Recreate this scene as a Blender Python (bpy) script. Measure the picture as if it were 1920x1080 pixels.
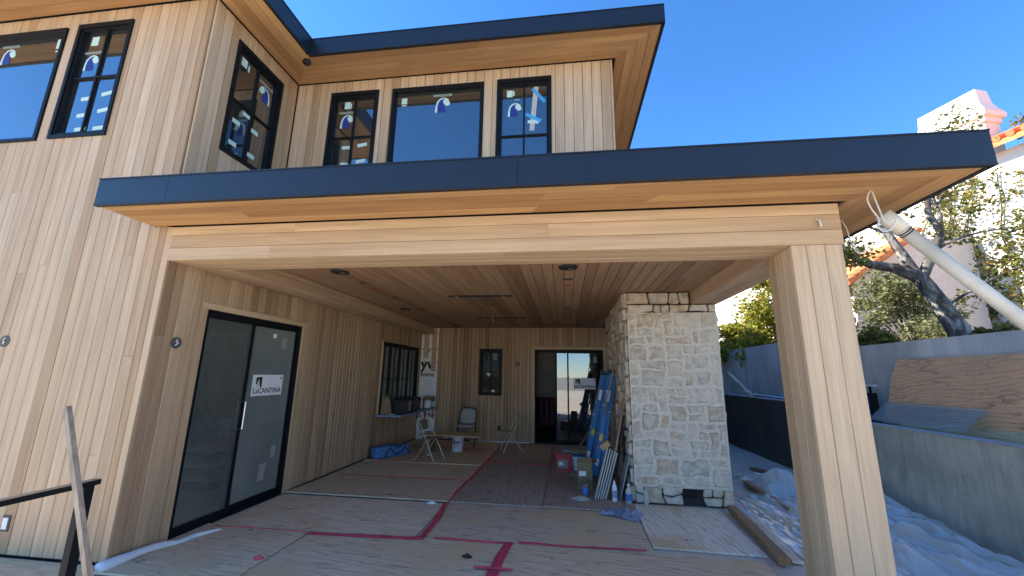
import bpy, bmesh, math, random
from mathutils import Vector as V3, Matrix, noise as mnoise
random.seed(7)
rad = math.radians
scene = bpy.context.scene
for o in list(bpy.data.objects): bpy.data.objects.remove(o)
col = scene.collection

# ------------------------------------------------------------------ camera
def cam_matrix(yaw, pitch, roll, loc):
    Rm = Matrix.Rotation(yaw, 3, 'Z') @ Matrix.Rotation(pitch, 3, 'X') @ Matrix.Rotation(roll, 3, 'Y')
    r, f, u = Rm.col[0], Rm.col[1], Rm.col[2]
    m = Matrix.Identity(4)
    for i in range(3):
        m[i][0], m[i][1], m[i][2], m[i][3] = r[i], u[i], -f[i], loc[i]
    return m
cd = bpy.data.cameras.new('camera'); cam = bpy.data.objects.new('camera', cd); col.objects.link(cam)
cd.sensor_width = 36; cd.lens = 753.65/1920*36; cd.clip_start = .05; cd.clip_end = 2000
cam.matrix_world = cam_matrix(rad(7.6424), rad(12.2581), rad(-.914), (0, 0, 1.75))
scene.camera = cam

# ------------------------------------------------------------------ world, sun, exposure
SUN = V3((-.82, .045, .60)).normalized()
w = bpy.data.worlds.new('World'); scene.world = w; w.use_nodes = True
nt = w.node_tree; bg = nt.nodes['Background']
sky = nt.nodes.new('ShaderNodeTexSky'); sky.sky_type = 'NISHITA'; sky.sun_disc = False
sky.sun_elevation = math.asin(SUN.z); sky.sun_rotation = math.atan2(SUN.x, SUN.y)
sky.altitude = 800; sky.air_density = 1.0; sky.dust_density = .0; sky.ozone_density = 7.0
hs = nt.nodes.new('ShaderNodeHueSaturation'); hs.inputs['Saturation'].default_value = 1.13; hs.inputs['Value'].default_value = .84
nt.links.new(sky.outputs[0], hs.inputs['Color']); nt.links.new(hs.outputs[0], bg.inputs[0]); bg.inputs[1].default_value = .15
sd = bpy.data.lights.new('sun', 'SUN'); sun = bpy.data.objects.new('sun', sd); col.objects.link(sun)
sd.energy = 5.0; sd.angle = rad(.53); sd.color = (1, .93, .83)
sun.rotation_euler = (-SUN).to_track_quat('-Z', 'Y').to_euler(); sun.location = SUN*40
scene.view_settings.view_transform = 'Standard'; scene.view_settings.look = 'None'
scene.view_settings.exposure = 1.62; scene.view_settings.gamma = 1
scene.view_settings.use_curve_mapping = False

# ------------------------------------------------------------------ materials
MATS = {}
def newmat(name):
    m = bpy.data.materials.new(name); m.use_nodes = True; MATS[name] = m
    n = m.node_tree.nodes; return m, n, m.node_tree.links, n['Principled BSDF']
def node(n, t, **kw):
    x = n.new(t)
    for k, v in kw.items():
        if k.startswith('i_'): x.inputs[k[2:].replace('_', ' ')].default_value = v
        else: setattr(x, k, v)
    return x
def ramp(n, stops):
    r = n.new('ShaderNodeValToRGB'); e = r.color_ramp.elements
    while len(e) < len(stops): e.new(.5)
    for el, (p, c) in zip(e, stops): el.position = p; el.color = (*c, 1)
    return r
def coords(n, l, scale, rnd=True):
    tc = n.new('ShaderNodeTexCoord'); mp = n.new('ShaderNodeMapping'); mp.inputs['Scale'].default_value = scale
    if rnd:
        oi = n.new('ShaderNodeObjectInfo'); ml = n.new('ShaderNodeVectorMath'); ml.operation = 'MULTIPLY_ADD'
        cm = n.new('ShaderNodeCombineXYZ')
        for i, k in enumerate((31.7, 47.3, 19.1)):
            mm = n.new('ShaderNodeMath'); mm.operation = 'MULTIPLY'; mm.inputs[1].default_value = k
            l.new(oi.outputs['Random'], mm.inputs[0]); l.new(mm.outputs[0], cm.inputs[i])
        ml.operation = 'ADD'; l.new(tc.outputs['Object'], ml.inputs[0]); l.new(cm.outputs[0], ml.inputs[1])
        l.new(ml.outputs[0], mp.inputs[0])
        return mp, oi
    l.new(tc.outputs['Object'], mp.inputs[0]); return mp, None
def mixc(n, l, a, b, fac, mode='MIX'):
    m = n.new('ShaderNodeMix'); m.data_type = 'RGBA'; m.blend_type = mode
    for s, v in ((0, fac), (6, a), (7, b)):
        if hasattr(v, 'links'): l.new(v, m.inputs[s])
        else: m.inputs[s].default_value = v if s == 0 else (*v, 1)
    return m.outputs[2]
def bumpn(n, l, h, p, strength, dist=.01):
    b = n.new('ShaderNodeBump'); b.inputs['Strength'].default_value = strength; b.inputs['Distance'].default_value = dist
    l.new(h, b.inputs['Height']); l.new(b.outputs[0], p.inputs['Normal'])
def plain(name, c, rough=.6, metal=0, scale=8, amt=.18, bump=.1, rnd=True, spec=.5):
    m, n, l, p = newmat(name)
    mp, oi = coords(n, l, (scale,)*3, rnd)
    t = node(n, 'ShaderNodeTexNoise', i_Scale=1.0, i_Detail=6.0, i_Roughness=.6); l.new(mp.outputs[0], t.inputs['Vector'])
    r = ramp(n, [(.25, tuple(max(0, x*(1-amt)) for x in c)), (.75, tuple(min(1, x*(1+amt)) for x in c))])
    l.new(t.outputs['Fac'], r.inputs[0]); l.new(r.outputs[0], p.inputs['Base Color'])
    p.inputs['Roughness'].default_value = rough; p.inputs['Metallic'].default_value = metal
    p.inputs['Specular IOR Level'].default_value = spec
    if bump: bumpn(n, l, t.outputs['Fac'], p, bump)
    return m
def wood(name, axis, stops, grain=.22, rough=.6, spec=.3):
    m, n, l, p = newmat(name)
    sc = [26, 26, 26]; sc[axis] = 1.1
    mp, oi = coords(n, l, sc)
    g = node(n, 'ShaderNodeTexNoise', i_Scale=1.0, i_Detail=7.0, i_Roughness=.62, i_Distortion=.25); l.new(mp.outputs[0], g.inputs['Vector'])
    sc2 = [7, 7, 7]; sc2[axis] = .5
    mp2, _ = coords(n, l, sc2)
    g2 = node(n, 'ShaderNodeTexNoise', i_Scale=1.0, i_Detail=3.0); l.new(mp2.outputs[0], g2.inputs['Vector'])
    base = ramp(n, stops); l.new(oi.outputs['Random'], base.inputs[0])
    gr = ramp(n, [(.3, (1-grain,)*3), (.7, (1+grain*.35,)*3)]); l.new(g.outputs['Fac'], gr.inputs[0])
    gr2 = ramp(n, [(.3, (.86, .84, .82)), (.68, (1.06, 1.06, 1.06))]); l.new(g2.outputs['Fac'], gr2.inputs[0])
    c = mixc(n, l, base.outputs[0], gr.outputs[0], 1.0, 'MULTIPLY')
    c = mixc(n, l, c, gr2.outputs[0], 1.0, 'MULTIPLY')
    l.new(c, p.inputs['Base Color']); p.inputs['Roughness'].default_value = rough
    p.inputs['Specular IOR Level'].default_value = spec
    bumpn(n, l, g.outputs['Fac'], p, .12, .004)
    return m
CEDAR = [(0, (.42, .275, .155)), (.12, (.51, .355, .215)), (.4, (.585, .425, .27)), (.6, (.545, .385, .245)), (.85, (.61, .455, .30)), (1, (.46, .31, .18))]
SOFF_GLOW = [(0, (.36, .195, .085)), (.2, (.47, .275, .125)), (.5, (.54, .33, .155)), (.75, (.49, .285, .13)), (1, (.40, .225, .10))]  # same cedar, with the warm bounced glow put into the colour
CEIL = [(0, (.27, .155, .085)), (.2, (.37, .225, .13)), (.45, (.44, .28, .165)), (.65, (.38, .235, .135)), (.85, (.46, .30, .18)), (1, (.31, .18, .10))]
MIXED = [(0, (.30, .19, .11)), (.15, (.41, .275, .165)), (.4, (.50, .35, .215)), (.55, (.44, .295, .175)), (.8, (.53, .38, .24)), (1, (.35, .225, .135))]
for a, nm in enumerate('xyz'): wood('cedar_'+nm, a, CEDAR); wood('mixed_'+nm, a, MIXED); wood('soffit_'+nm, a, SOFF_GLOW); wood('ceiling_'+nm, a, CEIL)
for a, nm in enumerate('xyz'):
    wood('lumber_'+nm, a, [(0, (.30, .17, .085)), (1, (.40, .25, .14))], .4)
wood('stick_wood', 2, [(0, (.42, .33, .25)), (1, (.44, .35, .27))], .45)
def plywood(name, stops, stain, axis=0, grain=.4, tint=(.5, .47, .42)):
    m, n, l, p = newmat(name)
    sc = [15, 15, 15]; sc[axis] = 2.6
    mp, oi = coords(n, l, sc)
    g = node(n, 'ShaderNodeTexNoise', i_Scale=1.0, i_Detail=6.0, i_Roughness=.6, i_Distortion=1.2); l.new(mp.outputs[0], g.inputs['Vector'])
    sw = [9, 9, 9]; sw[axis] = 1.5
    mpw, _ = coords(n, l, sw)
    wv = node(n, 'ShaderNodeTexWave', i_Scale=.9, i_Distortion=14.0, i_Detail=2.5, i_Detail_Scale=.7); wv.bands_direction = 'DIAGONAL'; l.new(mpw.outputs[0], wv.inputs['Vector'])
    mp2, _ = coords(n, l, (1.3, 1.3, 1.3))
    s = node(n, 'ShaderNodeTexNoise', i_Scale=1.0, i_Detail=5.0, i_Roughness=.6); l.new(mp2.outputs[0], s.inputs['Vector'])
    mp3, _ = coords(n, l, (26, 26, 26))
    sp = node(n, 'ShaderNodeTexNoise', i_Scale=.22, i_Detail=4.0, i_Roughness=.75); l.new(mp3.outputs[0], sp.inputs['Vector'])
    base = ramp(n, stops); l.new(oi.outputs['Random'], base.inputs[0])
    gr = ramp(n, [(.31, (1-grain, 1-grain, 1-grain)), (.43, (.97, .97, .97)), (.65, (1.06, 1.06, 1.06))]); l.new(g.outputs['Fac'], gr.inputs[0])
    wr = ramp(n, [(.0, (.80, .78, .76)), (.16, (.94, .93, .92)), (.4, (1.03, 1.03, 1.03))]); l.new(wv.outputs['Fac'], wr.inputs[0])
    c = mixc(n, l, base.outputs[0], gr.outputs[0], 1.0, 'MULTIPLY')
    c = mixc(n, l, c, wr.outputs[0], 1.0, 'MULTIPLY')
    sr = ramp(n, [(.50, (0, 0, 0)), (.66, (1, 1, 1))]); l.new(s.outputs['Fac'], sr.inputs[0])
    k = n.new('ShaderNodeMath'); k.operation = 'MULTIPLY'; k.inputs[1].default_value = stain; l.new(sr.outputs[0], k.inputs[0])
    c = mixc(n, l, c, tint, k.outputs[0])
    dr = ramp(n, [(.63, (0, 0, 0)), (.70, (1, 1, 1))]); l.new(sp.outputs['Fac'], dr.inputs[0])
    k2 = n.new('ShaderNodeMath'); k2.operation = 'MULTIPLY'; k2.inputs[1].default_value = .6; l.new(dr.outputs[0], k2.inputs[0])
    c = mixc(n, l, c, (.10, .085, .075), k2.outputs[0])
    l.new(c, p.inputs['Base Color']); p.inputs['Roughness'].default_value = .75; p.inputs['Specular IOR Level'].default_value = .25
    bumpn(n, l, g.outputs['Fac'], p, .25, .004)
    return m
plywood('ply_grey', [(0, (.54, .41, .29)), (.2, (.69, .535, .355)), (.4, (.60, .44, .285)), (.6, (.73, .60, .43)), (.8, (.58, .46, .33)), (1, (.67, .50, .315))], .8, 0, .42, (.62, .45, .245))
plywood('ply_dark', [(0, (.36, .27, .21)), (.5, (.44, .35, .28)), (1, (.40, .30, .22))], .6, 1, .42, (.36, .275, .20))
plywood('ply_pale', [(0, (.70, .63, .53)), (1, (.74, .67, .57))], .8, 1, .25, (.58, .42, .20))
plywood('ply_red', [(0, (.70, .37, .18)), (1, (.74, .41, .21))], .5, 1, .5, (.52, .31, .16))
plywood('ply_tan', [(0, (.60, .44, .24)), (1, (.64, .48, .28))], .5, 1, .5, (.46, .34, .19))
plain('fascia_metal', (.011, .015, .024), .36, 0, 3, .15, .05, True, .5)
plain('drip_black', (.010, .011, .014), .5, 0, 6, .1, 0)
plain('frame_black', (.006, .007, .009), .5, 0, 6, .15, .02, True, .2)
plain('sheathing', (.06, .045, .035), .9, 0, 5, .2, 0)
plain('roofing', (.12, .12, .12), .9, 0, 6, .2, .1)
plain('room_grey', (.55, .55, .52), .9, 0, 2, .15, 0)
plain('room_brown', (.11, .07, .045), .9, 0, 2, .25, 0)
plain('room_purple', (.10, .035, .06), .9, 0, 4, .3, 0)
plain('mortar', (.60, .54, .45), .95, 0, 30, .16, .7)
plain('joint_dark', (.035, .032, .03), .95, 0, 20, .2, 0)
plain('concrete_light', (.36, .37, .38), .85, 0, 1.6, .22, .1)
plain('walk_concrete', (.56, .50, .42), .9, 0, 2.2, .2, .2)
plain('dust_ground', (.37, .33, .27), .95, 0, .6, .3, .3)
plain('bounce_concrete', (.68, .57, .42), .9, 0, 1.2, .12, .15)  # pale and warm so the added slab throws more sun into the patio
plain('soil', (.16, .12, .08), .95, 0, 3, .3, .5)
plain('tape_red', (.55, .06, .095), .45, 0, 14, .3, .3)
plain('steel_beige', (.46, .39, .30), .4, .3, 8, .1, 0)
plain('seat_brown', (.17, .13, .10), .5, 0, 8, .15, .05)
plain('black_plastic', (.015, .015, .017), .45, 0, 8, .2, .05)
plain('pad_grey', (.30, .30, .30), .55, 0, 12, .2, .1)
plain('ladder_blue', (.015, .15, .42), .4, 0, 10, .15, .05)
plain('aluminium', (.55, .56, .57), .35, .9, 12, .1, 0)
plain('white_plastic', (.72, .73, .74), .4, 0, 10, .08, 0)
plain('white_paper', (.78, .79, .78), .7, 0, 10, .05, 0)
plain('print_black', (.012, .012, .014), .6, 0, 10, .1, 0)
plain('print_red', (.45, .03, .04), .6, 0, 10, .1, 0)
plain('print_blue', (.012, .03, .22), .5, 0, 10, .15, 0)
plain('sticker_green', (.50, .66, .58), .6, 0, 10, .06, 0)
plain('tape_blue', (.05, .33, .62), .55, 0, 12, .1, 0)
plain('label_yellow', (.70, .55, .04), .5, 0, 12, .1, 0)
plain('tote_blue', (.07, .19, .40), .7, 0, 14, .35, .4)
plain('cardboard', (.23, .16, .09), .85, 0, 8, .2, .1)
plain('crate_red', (.42, .02, .03), .4, 0, 8, .15, .05)
plain('lid_blue', (.04, .16, .45), .45, 0, 8, .1, 0)
plain('rag_blue', (.27, .31, .42), .9, 0, 20, .25, .4)
plain('trim_grey', (.42, .42, .38), .6, 0, 6, .12, .05)
plain('cement_board', (.26, .27, .26), .9, 0, 9, .15, .15)
plain('foam_white', (.66, .70, .74), .5, 0, 9, .1, .2)
plain('counter_blue', (.16, .24, .36), .35, 0, 5, .15, 0)
plain('pvc_pipe', (.55, .51, .43), .5, 0, 4, .25, .1)
plain('cable_white', (.62, .62, .60), .5, 0, 8, .1, 0)
plain('stucco_white', (.80, .74, .64), .9, 0, 14, .06, .3)
plain('stucco_cream', (.80, .76, .68), .9, 0, 14, .06, .3)
plain('stucco_pink', (.74, .60, .50), .9, 0, 14, .08, .3)
plain('tile_orange', (.62, .20, .07), .8, 0, 6, .35, .2)
plain('fence_brown', (.16, .07, .04), .8, 0, 8, .3, .2)
plain('metal_white', (.66, .68, .70), .4, 0, 8, .1, 0)
plain('glass_bottle', (.42, .42, .36), .2, 0, 8, .1, 0)
plain('silver', (.6, .6, .6), .3, 1, 8, .1, 0)
plain('film_stuff', (.55, .6, .62), .5, 0, 8, .1, 0)

def stone_mat():
    m, n, l, p = newmat('stone')
    mp, oi = coords(n, l, (9, 9, 9))
    t = node(n, 'ShaderNodeTexNoise', i_Scale=1.0, i_Detail=9.0, i_Roughness=.7); l.new(mp.outputs[0], t.inputs['Vector'])
    mp2, _ = coords(n, l, (45, 45, 45))
    t2 = node(n, 'ShaderNodeTexNoise', i_Scale=1.0, i_Detail=5.0, i_Roughness=.7); l.new(mp2.outputs[0], t2.inputs['Vector'])
    b = ramp(n, [(0, (.58, .46, .32)), (.12, (.62, .55, .45)), (.3, (.46, .40, .32)), (.42, (.64, .58, .48)), (.55, (.56, .43, .29)), (.7, (.52, .47, .395)), (.85, (.63, .56, .455)), (1, (.49, .375, .26))])
    l.new(oi.outputs['Random'], b.inputs[0])
    r = ramp(n, [(.3, (.62, .61, .60)), (.62, (1.12, 1.12, 1.12))]); l.new(t.outputs['Fac'], r.inputs[0])
    c = mixc(n, l, b.outputs[0], r.outputs[0], 1.0, 'MULTIPLY')
    # mortar dust smeared over the faces
    r2 = ramp(n, [(.47, (0, 0, 0)), (.60, (.8, .8, .8))]); l.new(t.outputs['Fac'], r2.inputs[0])
    c = mixc(n, l, c, (.60, .54, .45), r2.outputs[0])
    l.new(c, p.inputs['Base Color']); p.inputs['Roughness'].default_value = .92; p.inputs['Specular IOR Level'].default_value = .2
    ad = n.new('ShaderNodeMath'); ad.operation = 'ADD'; l.new(t.outputs['Fac'], ad.inputs[0]); l.new(t2.outputs['Fac'], ad.inputs[1])
    bumpn(n, l, ad.outputs[0], p, .55, .018)
stone_mat()
def conc_dark():
    m, n, l, p = newmat('concrete_smooth')
    mp, _ = coords(n, l, (1.1, 1.1, 1.5), False)
    a = node(n, 'ShaderNodeTexNoise', i_Scale=1.0, i_Detail=8.0, i_Roughness=.62, i_Distortion=.8); l.new(mp.outputs[0], a.inputs['Vector'])
    mp2, _ = coords(n, l, (9, 9, 1.2), False)
    b = node(n, 'ShaderNodeTexNoise', i_Scale=1.0, i_Detail=6.0, i_Roughness=.7, i_Distortion=1.2); l.new(mp2.outputs[0], b.inputs['Vector'])
    r = ramp(n, [(.3, (.31, .29, .24)), (.6, (.47, .44, .37))]); l.new(a.outputs['Fac'], r.inputs[0])
    rb = ramp(n, [(.35, (.84, .84, .84)), (.6, (1.08, 1.08, 1.08)), (.78, (1.5, 1.5, 1.5))]); l.new(b.outputs['Fac'], rb.inputs[0])
    c = mixc(n, l, r.outputs[0], rb.outputs[0], 1.0, 'MULTIPLY')
    l.new(c, p.inputs['Base Color']); p.inputs['Roughness'].default_value = .55
    bumpn(n, l, a.outputs['Fac'], p, .15, .02)
conc_dark()
plain('concrete_damp', (.075, .070, .062), .6, 0, 1.8, .35, .1)
def conc_board():
    m, n, l, p = newmat('concrete_formed')
    mp, _ = coords(n, l, (3, 3, .35), False)
    a = node(n, 'ShaderNodeTexNoise', i_Scale=1.0, i_Detail=7.0, i_Roughness=.65); l.new(mp.outputs[0], a.inputs['Vector'])
    mp2, _ = coords(n, l, (.8, .8, .8), False)
    b = node(n, 'ShaderNodeTexNoise', i_Scale=1.0, i_Detail=5.0); l.new(mp2.outputs[0], b.inputs['Vector'])
    r = ramp(n, [(.32, (.43, .41, .375)), (.62, (.60, .575, .53))]); l.new(a.outputs['Fac'], r.inputs[0])
    rb = ramp(n, [(.3, (.75, .75, .75)), (.65, (1.1, 1.1, 1.1))]); l.new(b.outputs['Fac'], rb.inputs[0])
    c = mixc(n, l, r.outputs[0], rb.outputs[0], 1.0, 'MULTIPLY')
    l.new(c, p.inputs['Base Color']); p.inputs['Roughness'].default_value = .85
    bumpn(n, l, a.outputs['Fac'], p, .2, .01)
conc_board()
def glassmat(name, refl, tint, rough=.0, diffuse=0, dcol=(.5, .55, .53), wave=.0, ior=1.5, gc=1.0):
    m, n, l, p = newmat(name); n.remove(p)
    out = n['Material Output']
    tr = n.new('ShaderNodeBsdfTransparent'); tr.inputs[0].default_value = (*tint, 1)
    gl = n.new('ShaderNodeBsdfGlossy'); gl.inputs['Roughness'].default_value = rough; gl.inputs[0].default_value = (.92*gc, .96*gc, gc, 1)
    fr = n.new('ShaderNodeFresnel'); fr.inputs[0].default_value = ior
    a = n.new('ShaderNodeMath'); a.operation = 'ADD'; a.use_clamp = True; l.new(fr.outputs[0], a.inputs[0]); a.inputs[1].default_value = refl
    geo = n.new('ShaderNodeNewGeometry'); inv = n.new('ShaderNodeMath'); inv.operation = 'SUBTRACT'; inv.inputs[0].default_value = 1; l.new(geo.outputs['Backfacing'], inv.inputs[1])
    a0 = a; a = n.new('ShaderNodeMath'); a.operation = 'MULTIPLY'; l.new(a0.outputs[0], a.inputs[0]); l.new(inv.outputs[0], a.inputs[1])
    mp, _ = coords(n, l, (1.5, 1.5, 1.5))
    t = node(n, 'ShaderNodeTexNoise', i_Scale=1.0, i_Detail=2.0); l.new(mp.outputs[0], t.inputs['Vector'])
    if wave:
        b = n.new('ShaderNodeBump'); b.inputs['Strength'].default_value = wave; b.inputs['Distance'].default_value = .01
        l.new(t.outputs['Fac'], b.inputs['Height']); l.new(b.outputs[0], gl.inputs['Normal'])
    base = tr.outputs[0]
    if diffuse:
        df = n.new('ShaderNodeBsdfDiffuse')
        r = ramp(n, [(.3, tuple(x*.75 for x in dcol)), (.7, dcol)]); l.new(t.outputs['Fac'], r.inputs[0]); l.new(r.outputs[0], df.inputs[0])
        mx = n.new('ShaderNodeMixShader'); mx.inputs[0].default_value = diffuse
        l.new(base, mx.inputs[1]); l.new(df.outputs[0], mx.inputs[2]); base = mx.outputs[0]
    mx = n.new('ShaderNodeMixShader'); l.new(a.outputs[0], mx.inputs[0]); l.new(base, mx.inputs[1]); l.new(gl.outputs[0], mx.inputs[2])
    l.new(mx.outputs[0], out.inputs[0])
glassmat('glass', .20, (.62, .68, .66), 0, .05, (.3, .33, .32), wave=.10)
glassmat('glass_dark', .0, (.22, .25, .24), 0, 0, ior=1.2)
glassmat('glass_door', .05, (.84, .88, .86), 0, .13, (.46, .49, .45), wave=.02)
glassmat('glass_film', .05, (.5, .55, .53), .08, .5, (.40, .44, .41))
glassmat('clear_sheet', .0, (.86, .90, .93), .3, .22, (.62, .63, .62), ior=1.15, gc=.3)
glassmat('plastic_film', .07, (.94, .95, .96), .2, .5, (.90, .89, .86))
def leafmat(name, stops, trans=.35):
    m, n, l, p = newmat(name)
    g = n.new('ShaderNodeNewGeometry'); r = ramp(n, stops); l.new(g.outputs['Random Per Island'], r.inputs[0])
    l.new(r.outputs[0], p.inputs['Base Color']); p.inputs['Roughness'].default_value = .5
    tl = n.new('ShaderNodeBsdfTranslucent'); l.new(r.outputs[0], tl.inputs[0])
    mx = n.new('ShaderNodeMixShader'); mx.inputs[0].default_value = trans
    l.new(p.outputs[0], mx.inputs[1]); l.new(tl.outputs[0], mx.inputs[2]); l.new(mx.outputs[0], n['Material Output'].inputs[0])
leafmat('leaf_tree', [(0, (.05, .08, .015)), (.4, (.12, .15, .03)), (.75, (.24, .22, .045)), (1, (.42, .24, .04))], .45)
leafmat('leaf_yellow', [(0, (.10, .13, .015)), (.35, (.26, .29, .04)), (.8, (.42, .40, .06)), (1, (.52, .32, .05))], .55)
leafmat('leaf_sage', [(0, (.08, .095, .04)), (.5, (.19, .20, .085)), (1, (.33, .32, .15))], .5)
leafmat('leaf_ivy', [(0, (.04, .07, .015)), (.5, (.14, .16, .03)), (.85, (.28, .24, .05)), (1, (.45, .22, .03))], .45)
def bark():
    m, n, l, p = newmat('bark')
    mp, _ = coords(n, l, (5, 5, 2.2), False)
    a = node(n, 'ShaderNodeTexVoronoi', i_Scale=1.6); l.new(mp.outputs[0], a.inputs['Vector'])
    t = node(n, 'ShaderNodeTexNoise', i_Scale=1.4, i_Detail=7.0, i_Roughness=.65, i_Distortion=.6); l.new(mp.outputs[0], t.inputs['Vector'])
    r = ramp(n, [(.40, (.04, .034, .028)), (.52, (.10, .085, .07)), (.60, (.26, .245, .215)), (.72, (.42, .40, .37))]); l.new(t.outputs['Fac'], r.inputs[0])
    l.new(r.outputs[0], p.inputs['Base Color']); p.inputs['Roughness'].default_value = .9
    bumpn(n, l, t.outputs['Fac'], p, .6, .03)
bark()

# ------------------------------------------------------------------ helpers
W = {}
def link(o, parent=None):
    col.objects.link(o)
    if parent: o.parent = parent
    return o
def mk(name, verts, faces, mat, parent=None, smooth=False, center=True, fix=True):
    c = V3((0, 0, 0))
    if center:
        lo = [min(v[i] for v in verts) for i in range(3)]; hi = [max(v[i] for v in verts) for i in range(3)]
        c = V3([(a+b)/2 for a, b in zip(lo, hi)])
        if parent is None: c.z = lo[2]
    me = bpy.data.meshes.new(name); me.from_pydata([V3(v)-c for v in verts], [], faces)
    if fix:
        bm = bmesh.new(); bm.from_mesh(me); bmesh.ops.recalc_face_normals(bm, faces=bm.faces); bm.to_mesh(me); bm.free()
    if smooth:
        for p in me.polygons: p.use_smooth = True
    ms = mat if isinstance(mat, (list, tuple)) else [mat]
    for q in ms: me.materials.append(MATS[q])
    o = link(bpy.data.objects.new(name, me), parent)
    o.location = c - (W[parent] if parent else V3((0, 0, 0)))
    W[o] = c.copy()
    return o
def tag(o, label, cat, group=None, kind=None):
    o['label'] = label; o['category'] = cat
    if group: o['group'] = group
    if kind: o['kind'] = kind
    return o
def struct(o): o['kind'] = 'structure'; return o
def thing(name, loc, label, cat, group=None):
    o = link(bpy.data.objects.new(name, None)); o.location = loc; W[o] = V3(loc); o.empty_display_size = .1
    return tag(o, label, cat, group)
BF = [(0, 1, 2, 3), (4, 7, 6, 5), (0, 4, 5, 1), (1, 5, 6, 2), (2, 6, 7, 3), (3, 7, 4, 0)]
def bv(x0, x1, y0, y1, z0, z1):
    return [(x0, y0, z0), (x1, y0, z0), (x1, y1, z0), (x0, y1, z0), (x0, y0, z1), (x1, y0, z1), (x1, y1, z1), (x0, y1, z1)]
class MB:
    def __init__(s): s.v = []; s.f = []
    def add(s, v, f): b = len(s.v); s.v += [tuple(x) for x in v]; s.f += [tuple(i+b for i in q) for q in f]; return s
    def box(s, *a): return s.add(bv(*a), BF)
    def obox(s, c, ax, ay, az):          # oriented box: centre, three half-axis vectors
        c, ax, ay, az = map(V3, (c, ax, ay, az))
        v = [c+sx*ax+sy*ay+sz*az for sz in (-1, 1) for sx, sy in ((-1, -1), (1, -1), (1, 1), (-1, 1))]
        return s.add(v, BF)
    def bar(s, a, b, wdt, thk, up=(0, 0, 1)):
        a, b = V3(a), V3(b); d = (b-a); L = d.length; d.normalize(); u = V3(up)
        sd_ = d.cross(u)
        if sd_.length < 1e-4: sd_ = d.cross(V3((1, 0, 0)))
        sd_.normalize(); u = sd_.cross(d)
        return s.obox((a+b)/2, d*L/2, sd_*wdt/2, u*thk/2)
    def tube(s, pts, r, n=8, cap=True):
        pts = [V3(p) for p in pts]; rs = r if isinstance(r, (list, tuple)) else [r]*len(pts)
        rings = []; prev = None
        for i, p in enumerate(pts):
            d = (pts[min(i+1, len(pts)-1)]-pts[max(i-1, 0)]).normalized()
            if prev is None: u = d.orthogonal().normalized()
            else:
                u = prev - d*prev.dot(d); u = u.normalized() if u.length > 1e-5 else d.orthogonal().normalized()
            prev = u; q = d.cross(u)
            b = len(s.v); rings.append(b)
            for k in range(n):
                a = 2*math.pi*k/n; s.v.append(tuple(p+(u*math.cos(a)+q*math.sin(a))*rs[i]))
        for a, b in zip(rings, rings[1:]):
            for k in range(n): s.f.append((a+k, a+(k+1) % n, b+(k+1) % n, b+k))
        if cap: s.f.append(tuple(range(rings[0], rings[0]+n))); s.f.append(tuple(range(rings[-1], rings[-1]+n)))
        return s
    def lathe(s, c, prof, n=20):
        b0 = len(s.v); c = V3(c)
        for r, z in prof:
            for k in range(n):
                a = 2*math.pi*k/n; s.v.append((c.x+r*math.cos(a), c.y+r*math.sin(a), c.z+z))
        for i in range(len(prof)-1):
            for k in range(n): s.f.append((b0+i*n+k, b0+i*n+(k+1) % n, b0+(i+1)*n+(k+1) % n, b0+(i+1)*n+k))
        s.f.append(tuple(range(b0, b0+n))); s.f.append(tuple(range(b0+(len(prof)-1)*n, b0+len(prof)*n)))
        return s
    def poly(s, pts, d):                 # extrude a planar polygon by vector d
        pts = [V3(p) for p in pts]; n = len(pts); d = V3(d)
        f = [tuple(range(n)), tuple(range(2*n-1, n-1, -1))]+[(i, (i+1) % n, n+(i+1) % n, n+i) for i in range(n)]
        return s.add(pts+[p+d for p in pts], f)
    def build(s, name, mat, parent=None, smooth=False): return mk(name, s.v, s.f, mat, parent, smooth)
def catm(P, n=6):
    P = [V3(p) for p in P]; Q = [P[0]]+P+[P[-1]]; out = []
    for i in range(1, len(Q)-2):
        a, b, c, d = Q[i-1:i+3]
        for k in range(n):
            t = k/n; out.append(.5*((2*b)+(c-a)*t+(2*a-5*b+4*c-d)*t*t+(3*b-a-3*c+d)*t**3))
    return out+[P[-1]]
def box(name, x0, x1, y0, y1, z0, z1, mat, parent=None): return mk(name, bv(x0, x1, y0, y1, z0, z1), BF, mat, parent)
def dup(root, loc=None, rz=None):
    c = root.copy(); col.objects.link(c)
    if loc is not None: c.location = loc
    if rz is not None: c.rotation_euler.z = rz
    for ch in root.children:
        k = ch.copy(); col.objects.link(k); k.parent = c
        for g in ch.children:
            q = g.copy(); col.objects.link(q); q.parent = k
    return c
class Fr:                                # a wall frame: origin, U across, V along, N outward
    def __init__(s, O, U, V, N): s.O, s.U, s.V, s.N = V3(O), V3(U), V3(V), V3(N)
    def p(s, u, v, d=0): return s.O+s.U*u+s.V*v+s.N*d
    def boxv(s, u0, u1, v0, v1, d0, d1):
        return [s.p(u, v, d) for d in (d0, d1) for u, v in ((u0, v0), (u1, v0), (u1, v1), (u0, v1))]
def fbox(name, fr, u0, u1, v0, v1, d0, d1, mat, parent): return mk(name, fr.boxv(u0, u1, v0, v1, d0, d1), BF, mat, parent)
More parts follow.
